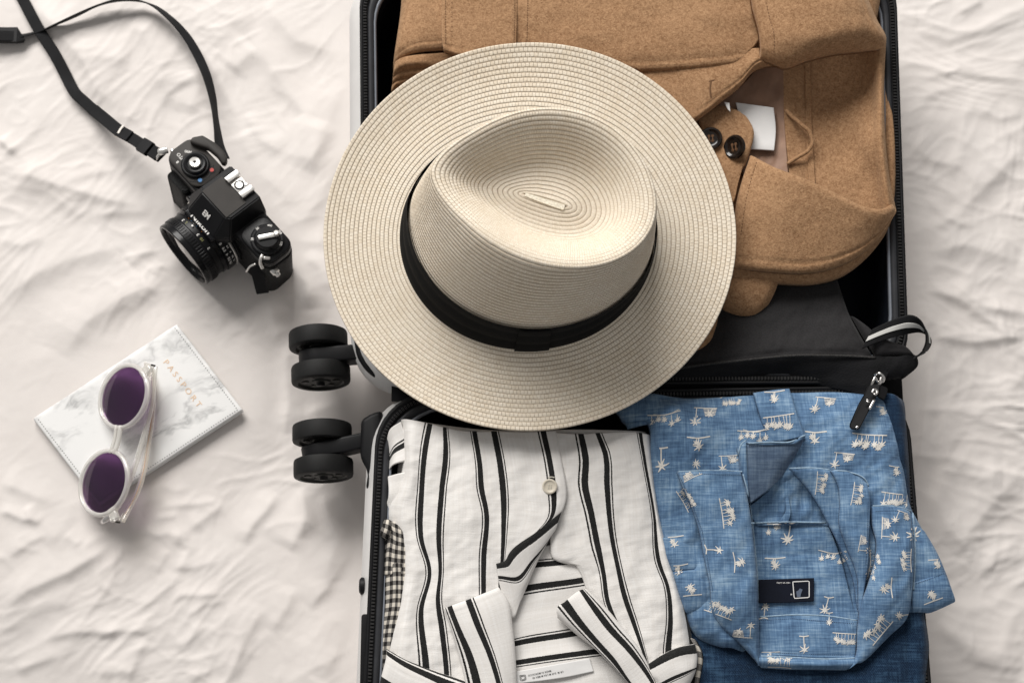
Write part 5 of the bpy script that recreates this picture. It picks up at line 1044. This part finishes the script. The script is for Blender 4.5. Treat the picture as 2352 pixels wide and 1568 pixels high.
for m_ in [('A', 770, 82, 175, 62), ('B', 205, 200, 176, 60), ('C', 420, 165, 182, 70), ('D', 545, 105, 170, 42), ('D', 790, 205, 172, 62), ('A', 380, 315, 178, 70), ('S', 190, 370, 180, 88), ('B', 660, 285, 182, 58), ('C', 540, 405, 176, 62), ('A', 975, 285, 183, 72),
           ('C', 1035, 112, 186, 62), ('A', 1325, 160, 184, 46), ('D', 1255, 300, 184, 68), ('C', 1130, 395, 186, 62), ('A', 1395, 462, 184, 50), ('D', 1390, 600, 187, 58), ('A', 255, 822, 176, 60), ('D', 300, 640, 60, 48), ('C', 350, 520, -25, 60), ('D', 500, 700, 82, 60), ('S', 420, 885, 85, 66), ('A', 565, 950, 86, 62),
           ('D', 480, 1215, 20, 58), ('A', 345, 1115, -4, 62), ('C', 600, 1330, 5, 62), ('A', 280, 965, 176, 56), ('S', 850, 750, 180, 84), ('C', 770, 755, 180, 44), ('A', 772, 930, 180, 62), ('B', 1070, 905, 184, 56), ('S', 1045, 1130, 186, 66), ('S', 1048, 1210, 180, 48), ('S', 918, 1330, 180, 66), ('D', 1130, 1315, 184, 50), ('A', 750, 1410, 180, 56), ('D', 800, 1485, 4, 50), ('S', 715, 1235, 0, 60),
           ('D', 985, 545, 96, 46), ('D', 1170, 600, 100, 46), ('C', 1205, 850, 100, 52), ('B', 1260, 970, 102, 52), ('C', 1320, 770, 92, 66), ('S', 1495, 720, 184, 92), ('D', 1465, 940, 270, 46), ('A', 1365, 1080, -92, 62), ('A', 1580, 1145, -18, 60), ('A', 1600, 935, 170, 54), ('S', 1460, 1215, -96, 56), ('D', 1320, 1310, -50, 62), ('C', 1440, 700, 200, 50)]:
    motif(*m_)
ink.build('palm_print', M['palm'], palm)
for pts in ([(300, 505), (400, 500), (600, 505)], [(290, 520), (345, 640), (400, 790), (430, 950), (455, 1100)], [(1246, 640), (1244, 800), (1235, 960)], [(1286, 690), (1380, 686), (1455, 702)], [(1466, 720), (1470, 900), (1462, 1090)], [(700, 1246), (860, 1238), (1180, 1264)], [(700, 1408), (860, 1416), (1170, 1424)], [(1482, 1062), (1560, 1036), (1642, 1004)], [(640, 358), (780, 352), (880, 346)]):
    s = Strokes(bpl, .0003); s.dashes(zx(ZB, np.array(pts, float)), 2.6, 1.8, 1.1); s.build('stitching', M['stitch_d'], palm)

# ------------------------------------------------------------------ film camera with strap
CF = R(223); CS = 1.13                                             # heading of the lens
cp0 = P(*zx(Z1, (705, 770)), .040); cz = float(bz(cp0[0], cp0[1]))
camera_t = thing('film_camera', 'black 35 mm film camera with strap standing on the bed sheet', 'camera', (cp0[0], cp0[1], .006), flat=False)
camera_t.rotation_euler = (0, 0, CF-R(90)); camera_t.scale = (CS,)*3
PT = Matrix.Rotation(R(11), 4, 'X')                     # leans back, lens tipped up
mm = .001
_l = Matrix.Rotation(CF-R(90), 3, 'Z') @ ((PT @ Vector((.001, -.012, .091)))*CS); _b = -.022; _h = P(*zx(Z1, (815, 595)), _b+_l.z)
camera_t.location = (_h[0]-_l.x, _h[1]-_l.y, _b)
def cob(name, fn, mat, parent=camera_t, ang=35):
    bm = bmesh.new(); fn(bm); return bm_obj(name, bm, M[mat], parent, True, ang)
def plan(x0, x1, y0, y1, r, n=6):
    out = []
    for cx, cy, a0 in ((x1-r, y1-r, 0), (x0+r, y1-r, 90), (x0+r, y0+r, 180), (x1-r, y0+r, 270)):
        for k in range(n+1): a = R(a0+90*k/n); out.append(((cx+r*math.cos(a))*mm, (cy+r*math.sin(a))*mm))
    return out
body = cob('body', lambda bm: prism(bm, plan(-64, 66, -16, 15, 10), 2*mm, 66*mm, PT, .0015), 'cam_leather')
topl = cob('top_plate', lambda bm: prism(bm, plan(-63, 66, -16, 15, 10), 66*mm, 75*mm, PT, .002), 'cam_body')
cob('base_plate', lambda bm: prism(bm, plan(-63, 65, -15, 14, 10), 0, 3*mm, PT, .001), 'cam_body')
cob('hand_grip', lambda bm: prism(bm, plan(34, 58, 12, 21, 4), 8*mm, 62*mm, PT, .002), 'cam_leather')
cob('shutter_deck', lambda bm: prism(bm, plan(24, 65, -15, 14, 9), 75*mm, 78*mm, PT, .0012), 'cam_grey')
cob('rewind_deck', lambda bm: prism(bm, plan(-62, -25, -15, 14, 9), 75*mm, 76.5*mm, PT, .0012), 'cam_body')
def hump(bm):
    lo = [(-24, -18), (26, -18), (26, 20), (17, 30), (-15, 30), (-24, 20)]; hi = [(-17, -18), (19, -18), (19, 12), (15, 15), (-13, 15), (-17, 12)]
    v0 = [bm.verts.new(PT @ Vector((x*mm, y*mm, 64*mm))) for x, y in lo]; v1 = [bm.verts.new(PT @ Vector((x*mm, y*mm, 74*mm))) for x, y in lo]; v2 = [bm.verts.new(PT @ Vector((x*mm, y*mm, 90*mm))) for x, y in hi]
    n = 6; bm.faces.new(v2); bm.faces.new(v0[::-1])
    for a, b in ((v0, v1), (v1, v2)):
        for k in range(n): bm.faces.new((a[k], a[(k+1) % n], b[(k+1) % n], b[k]))
    bmesh.ops.recalc_face_normals(bm, faces=bm.faces[:]); bmesh.ops.bevel(bm, geom=list(bm.edges), offset=.0009, segments=2, affect='EDGES')
hump_o = cob('prism_hump', hump, 'cam_body', ang=20)
cob('prism_top', lambda bm: prism(bm, plan(-14, 16, -6, 14.2, .6, 2), 90*mm, 90.5*mm, PT), 'cam_grey')
def shoe(bm): cube(bm, (1*mm, -12*mm, 90.6*mm), (20*mm, 11*mm, 1.2*mm), PT, .0003)
sh_ = cob('hot_shoe', shoe, 'chrome')
def rails(bm):
    for sx in (-1, 1): cube(bm, ((1+sx*8.6)*mm, -12*mm, 93.2*mm), (5.2*mm, 12.4*mm, 1.1*mm), PT, .0004); cube(bm, ((1+sx*10.6)*mm, -12*mm, 92*mm), (1.2*mm, 12.4*mm, 2.4*mm), PT)
cob('shoe_rail', rails, 'chrome', sh_)
def disc(x, y, z, r, h): return lambda bm: lathe(bm, [(r*mm, z*mm), (r*mm, (z+h)*mm), (0, (z+h)*mm)], PT @ Matrix.Translation((x*mm, y*mm, 0)), 24, False)
cob('shoe_insulator', disc(1, -11.5, 91.2, 4.2, .25), 'cam_gloss', sh_); cob('shoe_contact', disc(1, -11.5, 91.3, 2.9, .5), 'chrome', sh_)
for x in (-1.6, 3.6): cob('shoe_contact', disc(x, -16.0, 91.3, 1.3, .5), 'chrome', sh_)
# shutter dial, winder
sd = cob('shutter_dial', lambda bm: lathe(bm, [(11.5*mm, 78*mm), (11.5*mm, 80*mm), (10.5*mm, 81*mm), (9.5*mm, 81*mm), (9*mm, 82.8*mm), (8*mm, 83.4*mm), (6.5*mm, 83*mm), (6*mm, 82*mm), (0, 82*mm)], PT @ Matrix.Translation((42*mm, 1*mm, 0)), 48, False), 'cam_body')
cob('shutter_button', lambda bm: lathe(bm, [(1.2*mm, 83.2*mm), (1.3*mm, 84.9*mm), (4.0*mm, 85.2*mm), (4.6*mm, 84.6*mm), (4.6*mm, 82*mm)], PT @ Matrix.Translation((42*mm, 1*mm, 0)), 32, False), 'chrome', sd)
cob('button_socket', disc(42, 1, 83, 1.25, .6), 'hinge', sd)
def lever(bm):
    pl = [(62, -12), (58, -20), (46, -23.5), (36, -24), (29, -22), (26, -18), (28, -15.5), (36, -17), (46, -15.5), (55, -10), (60, -8)]
    prism(bm, [(x*mm, y*mm) for x, y in pl], 76*mm, 83*mm, PT, .0018, 3)
cob('winder_lever', lever, 'cam_grey')
for (x, y, mt_, r) in ((29.5, 6.5, 'ink_b', 1.7), (30.5, -6.5, 'ink_r', 1.7)):
    d_ = cob('indicator_rim', disc(x, y, 78, r+1.2, .3), 'cam_gloss'); cob('indicator_light', disc(x, y, 78.1, r, .5), mt_, d_)
def arc(bm):
    c = Vector((36, 0)); v = []
    for k in range(13):
        a = R(232-k*9.2); v.append([bm.verts.new(PT @ Vector(((42+q*math.cos(a))*mm, (1+q*math.sin(a))*mm, 78.15*mm))) for q in (14.2, 14.9)])
    for a, b in zip(v, v[1:]): bm.faces.new((a[0], a[1], b[1], b[0]))
cob('dial_groove', arc, 'cam_gloss')
def ctext(sx, size, pos, rot, mat, parent, name='lettering', bold=0., scale=1.):
    v, f = text_mesh(sx, size*mm, bold*mm); mt = PT @ Matrix.Translation(Vector(pos)*mm) @ rot
    vv = np.array([tuple(mt @ Vector((a[0]*scale, a[1], a[2]))) for a in v]); return new_obj(name, vv, f, M[mat], parent, False)
RZ = lambda d: Matrix.Rotation(R(d), 4, 'Z')
ctext('AUTO', 4, (54, 5, 78.25), RZ(0), 'ink', topl, bold=.1); ctext('M90', 3.2, (55.5, -2.5, 78.25), RZ(40), 'ink', topl, bold=.1); ctext('B', 3.2, (53.5, 10, 78.25), RZ(0), 'ink', topl, bold=.1)
RF = Matrix.Rotation(R(180), 4, 'Z') @ Matrix.Rotation(R(90), 4, 'X')       # faces the front
sl_ = math.atan2(22, 16)
ctext('EM', 7.2, (1, 23.2, 82.4), Matrix.Rotation(R(180), 4, 'Z') @ Matrix.Rotation(R(46.8), 4, 'X'), 'ink', hump_o, 'model_lettering', .25, .8)
cob('name_ledge', lambda bm: prism(bm, plan(-16, 18, 27, 32.6, 1), 67*mm, 73.6*mm, PT, .0008), 'cam_gloss')
ctext('Nikon', 5.2, (1, 29.9, 73.8), Matrix.Rotation(R(180), 4, 'Z'), 'ink', hump_o, 'name_lettering', .1, 1.7)
# rewind crank
rk = cob('rewind_knob', lambda bm: lathe(bm, [(13.5*mm, 76*mm), (13.5*mm, 78.4*mm), (12.4*mm, 79.2*mm), (11*mm, 79.2*mm), (10.2*mm, 80*mm), (9.6*mm, 83.4*mm), (8.8*mm, 84*mm), (0, 84*mm)], PT @ Matrix.Translation((-45*mm, -1*mm, 0)), 56, False), 'cam_body')
def crank(bm): cube(bm, (0, 0, 85*mm), (14*mm, 4.0*mm, 1.8*mm), PT @ Matrix.Translation((-45*mm, -1*mm, 0)) @ RZ(62), .0006)
cob('rewind_crank', crank, 'chrome', rk)
cob('crank_knob', lambda bm: lathe(bm, [(2.4*mm, 83.6*mm), (2.4*mm, 87*mm), (1.6*mm, 87.6*mm), (0, 87.6*mm)], PT @ Matrix.Translation((-48.2*mm, -8*mm, 0)), 20, False), 'chrome', rk)
for k, t_ in enumerate(('100', '200', '400', '50', '25')):
    a = R(-150+k*50); ctext(t_, 2.6, (-45+11.8*math.cos(a), -1+11.8*math.sin(a), 79.35), RZ(math.degrees(a)-90), 'ink', rk, 'film_speed_number', .08)
# lens
LT = PT @ Matrix.Translation((1*mm, 0, 40*mm)) @ Matrix.Rotation(R(-90), 4, 'X') @ Matrix.Diagonal((1, 1, .87, 1))    # local z -> camera +y
def ring(name, prof, mat, parent, seg=72): return cob(name, lambda bm: lathe(bm, [(r*mm, h*mm) for r, h in prof], LT, seg, False), mat, parent, 30)
lens = ring('lens', [(29, 14), (31.5, 15), (31.5, 20), (30, 22), (30, 30), (29.4, 31), (29.4, 44), (30.2, 45), (30.2, 53), (29.6, 54)], 'cam_body', camera_t)
ring('mount_ring', [(31.6, 22.0), (32.2, 22.4), (32.4, 23.6), (31.6, 24.2), (30, 24.2)], 'chrome', lens)
ring('aperture_ring', [(30.0, 25), (31.6, 25.2), (31.6, 33), (30.8, 33.4), (29.6, 33.4)], 'cam_body', lens)
ring('scale_ring', [(29.6, 34.2), (30.6, 34.4), (30.6, 38.2), (29.6, 38.4)], 'cam_gloss', lens)
ring('filter_ring', [(28.8, 53.6), (30.0, 54), (30.2, 58.6), (29.5, 59.4), (28.2, 59.4), (27.4, 58), (26.9, 55), (25.5, 53.4), (23, 53)], 'cam_gloss', lens)
ring('front_glass', [(23.2, 53.1), (16, 55), (8, 56.4), (0, 56.8)], 'frontglass', lens)
def ribs(bm, r, h0, h1, n, a0=0, a1=360, w=.9, d=.9):
    for k in range(n):
        a = R(a0+(a1-a0)*k/n); cube(bm, (r*mm, 0, (h0+h1)/2*mm), (d*mm, w*mm, (h1-h0)*mm), LT @ Matrix.Rotation(a, 4, 'Z'), .0002, 1)
cob('focus_grip', lambda bm: ribs(bm, 30.2, 46.5, 52.5, 72, w=1.5), 'cam_body', lens); cob('aperture_grip', lambda bm: ribs(bm, 31.6, 26.5, 32, 12, 262, 322, 1.4), 'cam_body', lens)
def ltext(t_, size, ang, h, r, mat, bold=.12):
    v, f = text_mesh(t_, size*mm, bold*mm); mt = LT @ Matrix.Rotation(R(ang), 4, 'Z') @ Matrix.Translation((r*mm, 0, h*mm)) @ Matrix.Rotation(R(90), 4, 'Y') @ Matrix.Rotation(R(90), 4, 'Z')
    out = []
    for a in v:
        an = R(ang)+a[0]/(r*mm); out.append(tuple(LT @ Vector((r*mm*math.cos(an), r*mm*math.sin(an), h*mm-a[1]))))
    return new_obj('lens_number', np.array(out), f, M[mat], lens, False)
for k, t_ in enumerate(('22', '16', '11', '8', '5.6', '4', '2.8', '1.8')):
    ltext(t_, 3.6, 262-k*10.5, 31, 31.78, 'ink_o' if t_ == '22' else ('ink_b' if t_ == '16' else 'ink')); ltext(t_, 2.3, 262-k*10.5, 26.8, 31.78, 'ink_o' if t_ == '22' else 'ink')
for t_, a, mt_ in (('2', 300, 'ink'), ('7', 291, 'ink_g'), ('3', 262, 'ink'), ('10', 252, 'ink_g'), ('5', 235, 'ink')): ltext(t_, 3.6, a, 42, 29.6, mt_)
for a, mt_ in ((293, 'ink_o'), (280, 'ink'), (262, 'ink_o'), (286, 'ink_b'), (273, 'ink_b')):
    cob('scale_mark', lambda bm: cube(bm, (30.65*mm, 0, 36.3*mm), (.2*mm, 1.0*mm, 3*mm), LT @ Matrix.Rotation(R(a), 4, 'Z')), mt_, lens)
cob('aperture_index', lambda bm: lathe(bm, [(.0009, 0), (.0009, .0004), (0, .0004)], LT @ Matrix.Rotation(R(278), 4, 'Z') @ Matrix.Translation((30.7*mm, 0, 40.2*mm)) @ Matrix.Rotation(R(90), 4, 'Y'), 14, False), 'ink', lens)
cob('front_knob', lambda bm: lathe(bm, [(4.5*mm, 14*mm), (4.5*mm, 19*mm), (3.5*mm, 20*mm), (0, 20*mm)], PT @ Matrix.Translation((30*mm, 0, 56*mm)) @ Matrix.Rotation(R(-90), 4, 'X'), 24, False), 'cam_gloss')
cob('strap_lug', lambda bm: lathe(bm, [(3.4*mm, 64*mm), (3.4*mm, 68*mm), (2.2*mm, 70*mm), (2.2*mm, 72*mm), (0, 72*mm)], PT @ Matrix.Translation((0, 3*mm, 62*mm)) @ Matrix.Rotation(R(90), 4, 'Y'), 20, False), 'chrome')
cob('strap_lug', lambda bm: lathe(bm, [(3.4*mm, 62*mm), (3.4*mm, 66*mm), (2.2*mm, 67*mm), (2.2*mm, 69*mm), (0, 69*mm)], PT @ Matrix.Translation((0, 8*mm, 60*mm)) @ Matrix.Rotation(R(-90), 4, 'Y'), 20, False), 'chrome')
# strap: built in world space, then hung under the camera
bpy.context.view_layer.update()
inv = camera_t.matrix_world.inverted()
def to_cam(o, parent=camera_t):
    o.data.transform(inv if o.parent is None else Matrix()); o.parent = parent; return o
def strap(name, zm, pts, half, mat, parent, lift=True, th=.0013, sub=8):
    """pts: x, y, height above the sheet in mm, roll deg (0 flat, 90 on edge)"""
    a = np.array(pts, float); q = zx(zm, a[:, :2]); w0 = P(q[:, 0], q[:, 1], a[:, 2]*1e-3)
    if lift:
        for _ in range(3): w0 = P(q[:, 0], q[:, 1], a[:, 2]*1e-3+np.maximum(bz(w0[:, 0], w0[:, 1]), -.002))
    tg = np.gradient(w0, axis=0); tg /= np.linalg.norm(tg, axis=1)[:, None]; sd_ = np.cross([0, 0, 1.], tg); sd_ /= np.linalg.norm(sd_, axis=1)[:, None]; up = np.cross(tg, sd_); ro = np.radians(a[:, 3])[:, None]
    o = ribbon3(name, w0, (sd_*np.cos(ro)+up*np.sin(ro))*half, mat, None, th, sub); to_cam(o, parent); return o
st = strap('strap', Z2, [(1475, 1440, 58, 5), (1400, 1385, 54, 0), (1310, 1330, 46, 0), (1200, 1260, 36, 0), (1080, 1190, 26, 0), (970, 1100, 16, 0), (860, 1010, 9, 0), (760, 920, 7, 5), (690, 855, 7, 10), (655, 800, 6, 15), (615, 720, 5, 10), (500, 500, 5, 0), (365, 290, 6, 0), (215, 10, 5, 0), (90, -230, 4, 0)], .0056, M['web'], camera_t)
def st_part(name, zm, pts, half, mat, **k): return strap(name, zm, pts, half, mat, st, **k)
st_part('strap_layer', Z2, [(1180, 1245, 37, 0), (1080, 1188, 28.4, 0), (960, 1090, 17.4, 0), (850, 1000, 10.6, 0)], .0060, M['web'], th=.0016)
st_part('strap_keeper', Z2, [(1290, 1318, 48.5, 0), (1330, 1342, 51.5, 0), (1365, 1364, 54, 0)], .0074, M['black_plastic'], th=.005, sub=2)
st_part('strap_layer', Z2, [(1380, 1372, 55, 0), (1420, 1398, 57, 0), (1450, 1420, 60, 0)], .0062, M['web'], th=.003)
st_part('buckle', Z2, [(1078, 1218, 31, 0), (1094, 1190, 31, 0), (1128, 1145, 31, 0)], .0011, M['buckle'], th=.002, sub=3)
st_part('buckle', Z2, [(1045, 1240, 26, 0), (1060, 1243, 27, 0), (1072, 1238, 29, 0)], .0011, M['buckle'], th=.002, sub=3)
strap('strap', Z2, [(2045, 1440, 58, 40), (2005, 1330, 52, 50), (1985, 1200, 42, 66), (1962, 1050, 32, 74), (1935, 880, 24, 60), (1880, 680, 17, 45), (1800, 500, 13, 40), (1690, 320, 12, 45), (1540, 160, 12, 55), (1390, 50, 12, 66), (1240, 5, 12, 76), (1080, 5, 12, 74), (900, 50, 11, 66), (700, 140, 9, 72), (500, 230, 6, 66), (400, 275, 3.5, 60), (300, 305, 3.2, 55), (170, 330, 6, 50), (60, 330, 6, 20)], .0056, M['web'], camera_t)
pad = strap('strap_pad', Z2, [(185, 325, 6, 0), (165, 325, 8, 0), (100, 325, 8, 0), (-60, 322, 8, 0), (-250, 322, 8, 0)], .0082, M['black_plastic'], camera_t, th=.0055, sub=3)
strap('strap_pad_sleeve', Z2, [(175, 335, 8.5, 0), (60, 332, 11, 0), (-200, 332, 11, 0)], .0055, M['web'], camera_t, th=.003, sub=3)
strap('strap', Z1, [(930, 1250, 46, 0), (955, 1300, 42, 0), (975, 1370, 34, 0), (990, 1430, 27, 0), (1002, 1475, 22, 0)], .0060, M['web'], camera_t, lift=False, th=.003)
for pts in ([(1000, 1165, 66), (985, 1200, 66), (985, 1240, 62), (1000, 1275, 58)], [(1010, 1190, 67), (1060, 1195, 65)], [(945, 1240, 58), (900, 1260, 56), (868, 1305, 50)]):
    o = tube('strap_ring', wp(Z1, pts), .0016 if pts[0][0] != 945 else .0009, M['chrome'], None); to_cam(o)

o = tube('strap_ring', wp(Z2, [(1425, 1460, 55), (1445, 1420, 60), (1470, 1392, 62), (1515, 1372, 62)]), .0015, M['chrome'], None); to_cam(o)
o = tube('strap_ring', wp(Z2, [(1455, 1388, 62), (1480, 1380, 63), (1525, 1366, 62)]), .0034, M['chrome'], None); to_cam(o)

# ------------------------------------------------------------------ passport cover
pas = thing('passport_cover', 'white marble effect passport cover with gold lettering lying on the sheet', 'passport', tuple(P(*zx(Z3, (790, 710)), .002)))
c_ = dict(t=(1068, 82), l=(60, 742), r=(1528, 682), b=(520, 1342))
def quadp(name, mat, z, dz, th, sh=(0, 0), ins=0., **k):
    t_, l_, r_, b_ = [np.array(c_[q])+np.array(sh) for q in 'tlrb']; ce = (t_+b_)/2; t_, l_, r_, b_ = [ce+(q-ce)*(1-ins) for q in (t_, l_, r_, b_)]
    def ln(a, b, za, zb_): m_ = (a+b)/2; return [(*a, za), (*m_, (za+zb_)/2+dz), (*b, zb_)]
    return panel(name, pas, M[mat], Z3, [ln(t_, l_, z+1.5, z), [(*((t_+r_)/2), z+dz+1), (*ce, z+dz*1.5), (*((l_+b_)/2), z+dz)], ln(r_, b_, z+1.0, z)], thick=th, lin=False, **k)
quadp('back_cover', 'marble', 3.2, .3, 1.2, (8, 14))
quadp('pages', 'page', 4.8, .3, 1.4, (0, 4), .03)
quadp('inner_sleeve', 'marble', 6.0, .5, 1.0, (4, 8), .005)
fcv = quadp('front_cover', 'marble', 8.6, 1.2, 1.3, drop=(.8, .5, .8, .8), dw=5)
bf = bvh_of([fcv]); s = Strokes(bf, .00025)
def inset(a, b, f=.035):
    ce = np.array([794, 712.]); A, B = np.array(c_[a], float), np.array(c_[b], float); return [ce+(A-ce)*(1-f), ce+(B-ce)*(1-f)]
for a, b in (('t', 'r'), ('r', 'b'), ('b', 'l')): s.dashes(zx(Z3, np.array(inset(a, b, .045))), 2.6, 3.8, 1.7)
s.build('stitching', M['stitch_g'], pas)
text_on(bf, 'P A S S P O R T', 19, *zx(Z3, (1108, 500)), math.degrees(math.atan2(600, 460)), M['gold'], pas, 'gold_lettering', 1.06, .0003)

# ------------------------------------------------------------------ sunglasses
A0 = P(*zx(Z3, (700, 590)), .0265); B0 = P(*zx(Z3, (562, 1192)), .0240); mid = (A0+B0)/2
sun = thing('sunglasses', 'clear framed round sunglasses with purple lenses resting on the passport cover', 'sunglasses', tuple(mid), flat=False)
ax = (B0-A0)/np.linalg.norm(B0-A0); tl = R(30)
nn = np.array([-math.sin(tl), -.02, math.cos(tl)]); nn -= ax*(nn@ax); nn /= np.linalg.norm(nn); br = np.cross(nn, ax)      # brow direction
if br[0] < 0: br = -br
SX, SY, SZ = Vector(ax), Vector(br), Vector(nn)
SM_ = Matrix((SX, SY, SZ)).transposed()
if SM_.determinant() < 0: SX = -SX; SM_ = Matrix((SX, SY, SZ)).transposed()
sun.rotation_euler = SM_.to_euler()
half_d = float(np.linalg.norm(B0-A0))/2
RL = .0272
for k, sx in enumerate((-1, 1)):
    c = Matrix.Translation((sx*half_d, 0, 0))
    bm = bmesh.new(); lathe(bm, [(RL, -.0012), (RL+.0006, .0022), (RL+.0014, .0028), (RL+.0034, .0024), (RL+.0042, .0010), (RL+.0042, -.0014), (RL+.0034, -.0026), (RL+.0010, -.0026), (RL, -.0012)], c, 80, False); rim_ = bm_obj('lens_rim', bm, M['acetate'], sun, True, 60)
    bm = bmesh.new(); lathe(bm, [(RL+.0004, 0.), (RL*.8, .0013), (RL*.55, .0024), (RL*.28, .0031), (0, .0033)], c, 64, False)
    lathe(bm, [(RL+.0004, -.0012), (RL*.8, .0001), (RL*.55, .0012), (RL*.28, .0019), (0, .0021)], c, 64, False); bm_obj('lens', bm, M['purple'], sun)
    # end piece and hinge on the outer brow
    bm = bmesh.new(); e = c @ Matrix.Translation((sx*.023, .017, -.001)) @ Matrix.Rotation(R(38*sx), 4, 'Z'); cube(bm, (sx*.004, 0, 0), (.013, .009, .0048), e, .0014, 3); bm_obj('end_piece', bm, M['acetate'], sun)
    bm = bmesh.new(); cube(bm, (sx*(half_d+.0325), .0215, -.006), (.0016, .003, .004), Matrix(), .0004); bm_obj('hinge', bm, M['hinge'], sun)
for y0, z0, r in ((.006, .001, .0022), (.0005, .001, .0016)):
    q = half_d-RL-.002
    o = tube('bridge', [(-q-.002, y0-.001, z0), (-q*.5, y0+.0012, z0+.0008), (0, y0+.0018, z0+.001), (q*.5, y0+.0012, z0+.0008), (q+.002, y0-.001, z0)], r, M['acetate'], None, 10, 4); o.parent = sun
for k, (sx, dz, dy, mt_) in enumerate(((-1, -.010, .0235, 'acetate'), (1, -.0155, .026, 'acetate2'))):
    h = half_d+.0315; bm = bmesh.new()
    pts = [(sx*h, dy, -.006), (sx*h*.55, dy+.0012, dz-.001), (0, dy-.001, dz-.0025), (-sx*h*.55, dy-.008, dz-.0035), (-sx*h*.92, dy-.019, dz-.004), (-sx*h*1.06, dy-.030, dz-.004)]
    p = np.array(pts); s_ = np.concatenate([[0], np.cumsum(np.linalg.norm(np.diff(p, axis=0), axis=1))]); q = herm(p, s_, np.linspace(0, s_[-1], 50)); w_ = np.interp(np.linspace(0, 1, 50), [0, .1, .7, .95, 1], [.0040, .0032, .0032, .0038, .0022])
    rings = []
    for i in range(50):
        t_ = (q[min(i+1, 49)]-q[max(i-1, 0)]); t_ /= np.linalg.norm(t_); sd_ = np.cross(t_, [0, 0, 1.]); sd_ /= np.linalg.norm(sd_); u_ = np.cross(sd_, t_)
        rings.append(np.array([q[i]+sd_*w_[i]*math.cos(a)*1.0+u_*.0019*math.sin(a) for a in np.linspace(0, 2*np.pi, 14, endpoint=False)]))
    v, f = loft(rings); tm = new_obj('temple', v, [tuple(x) for x in f]+[tuple(range(13, -1, -1)), tuple(range(len(v)-14, len(v)))], M[mt_], None); tm.parent = sun
    o = tube('core_wire', q[2:44], .00055, M['buckle'] if k == 0 else M['amber'], None, 6, 1); o.parent = tm
for o in bpy.data.objects:
    if o.get('_o') is not None: del o['_o']
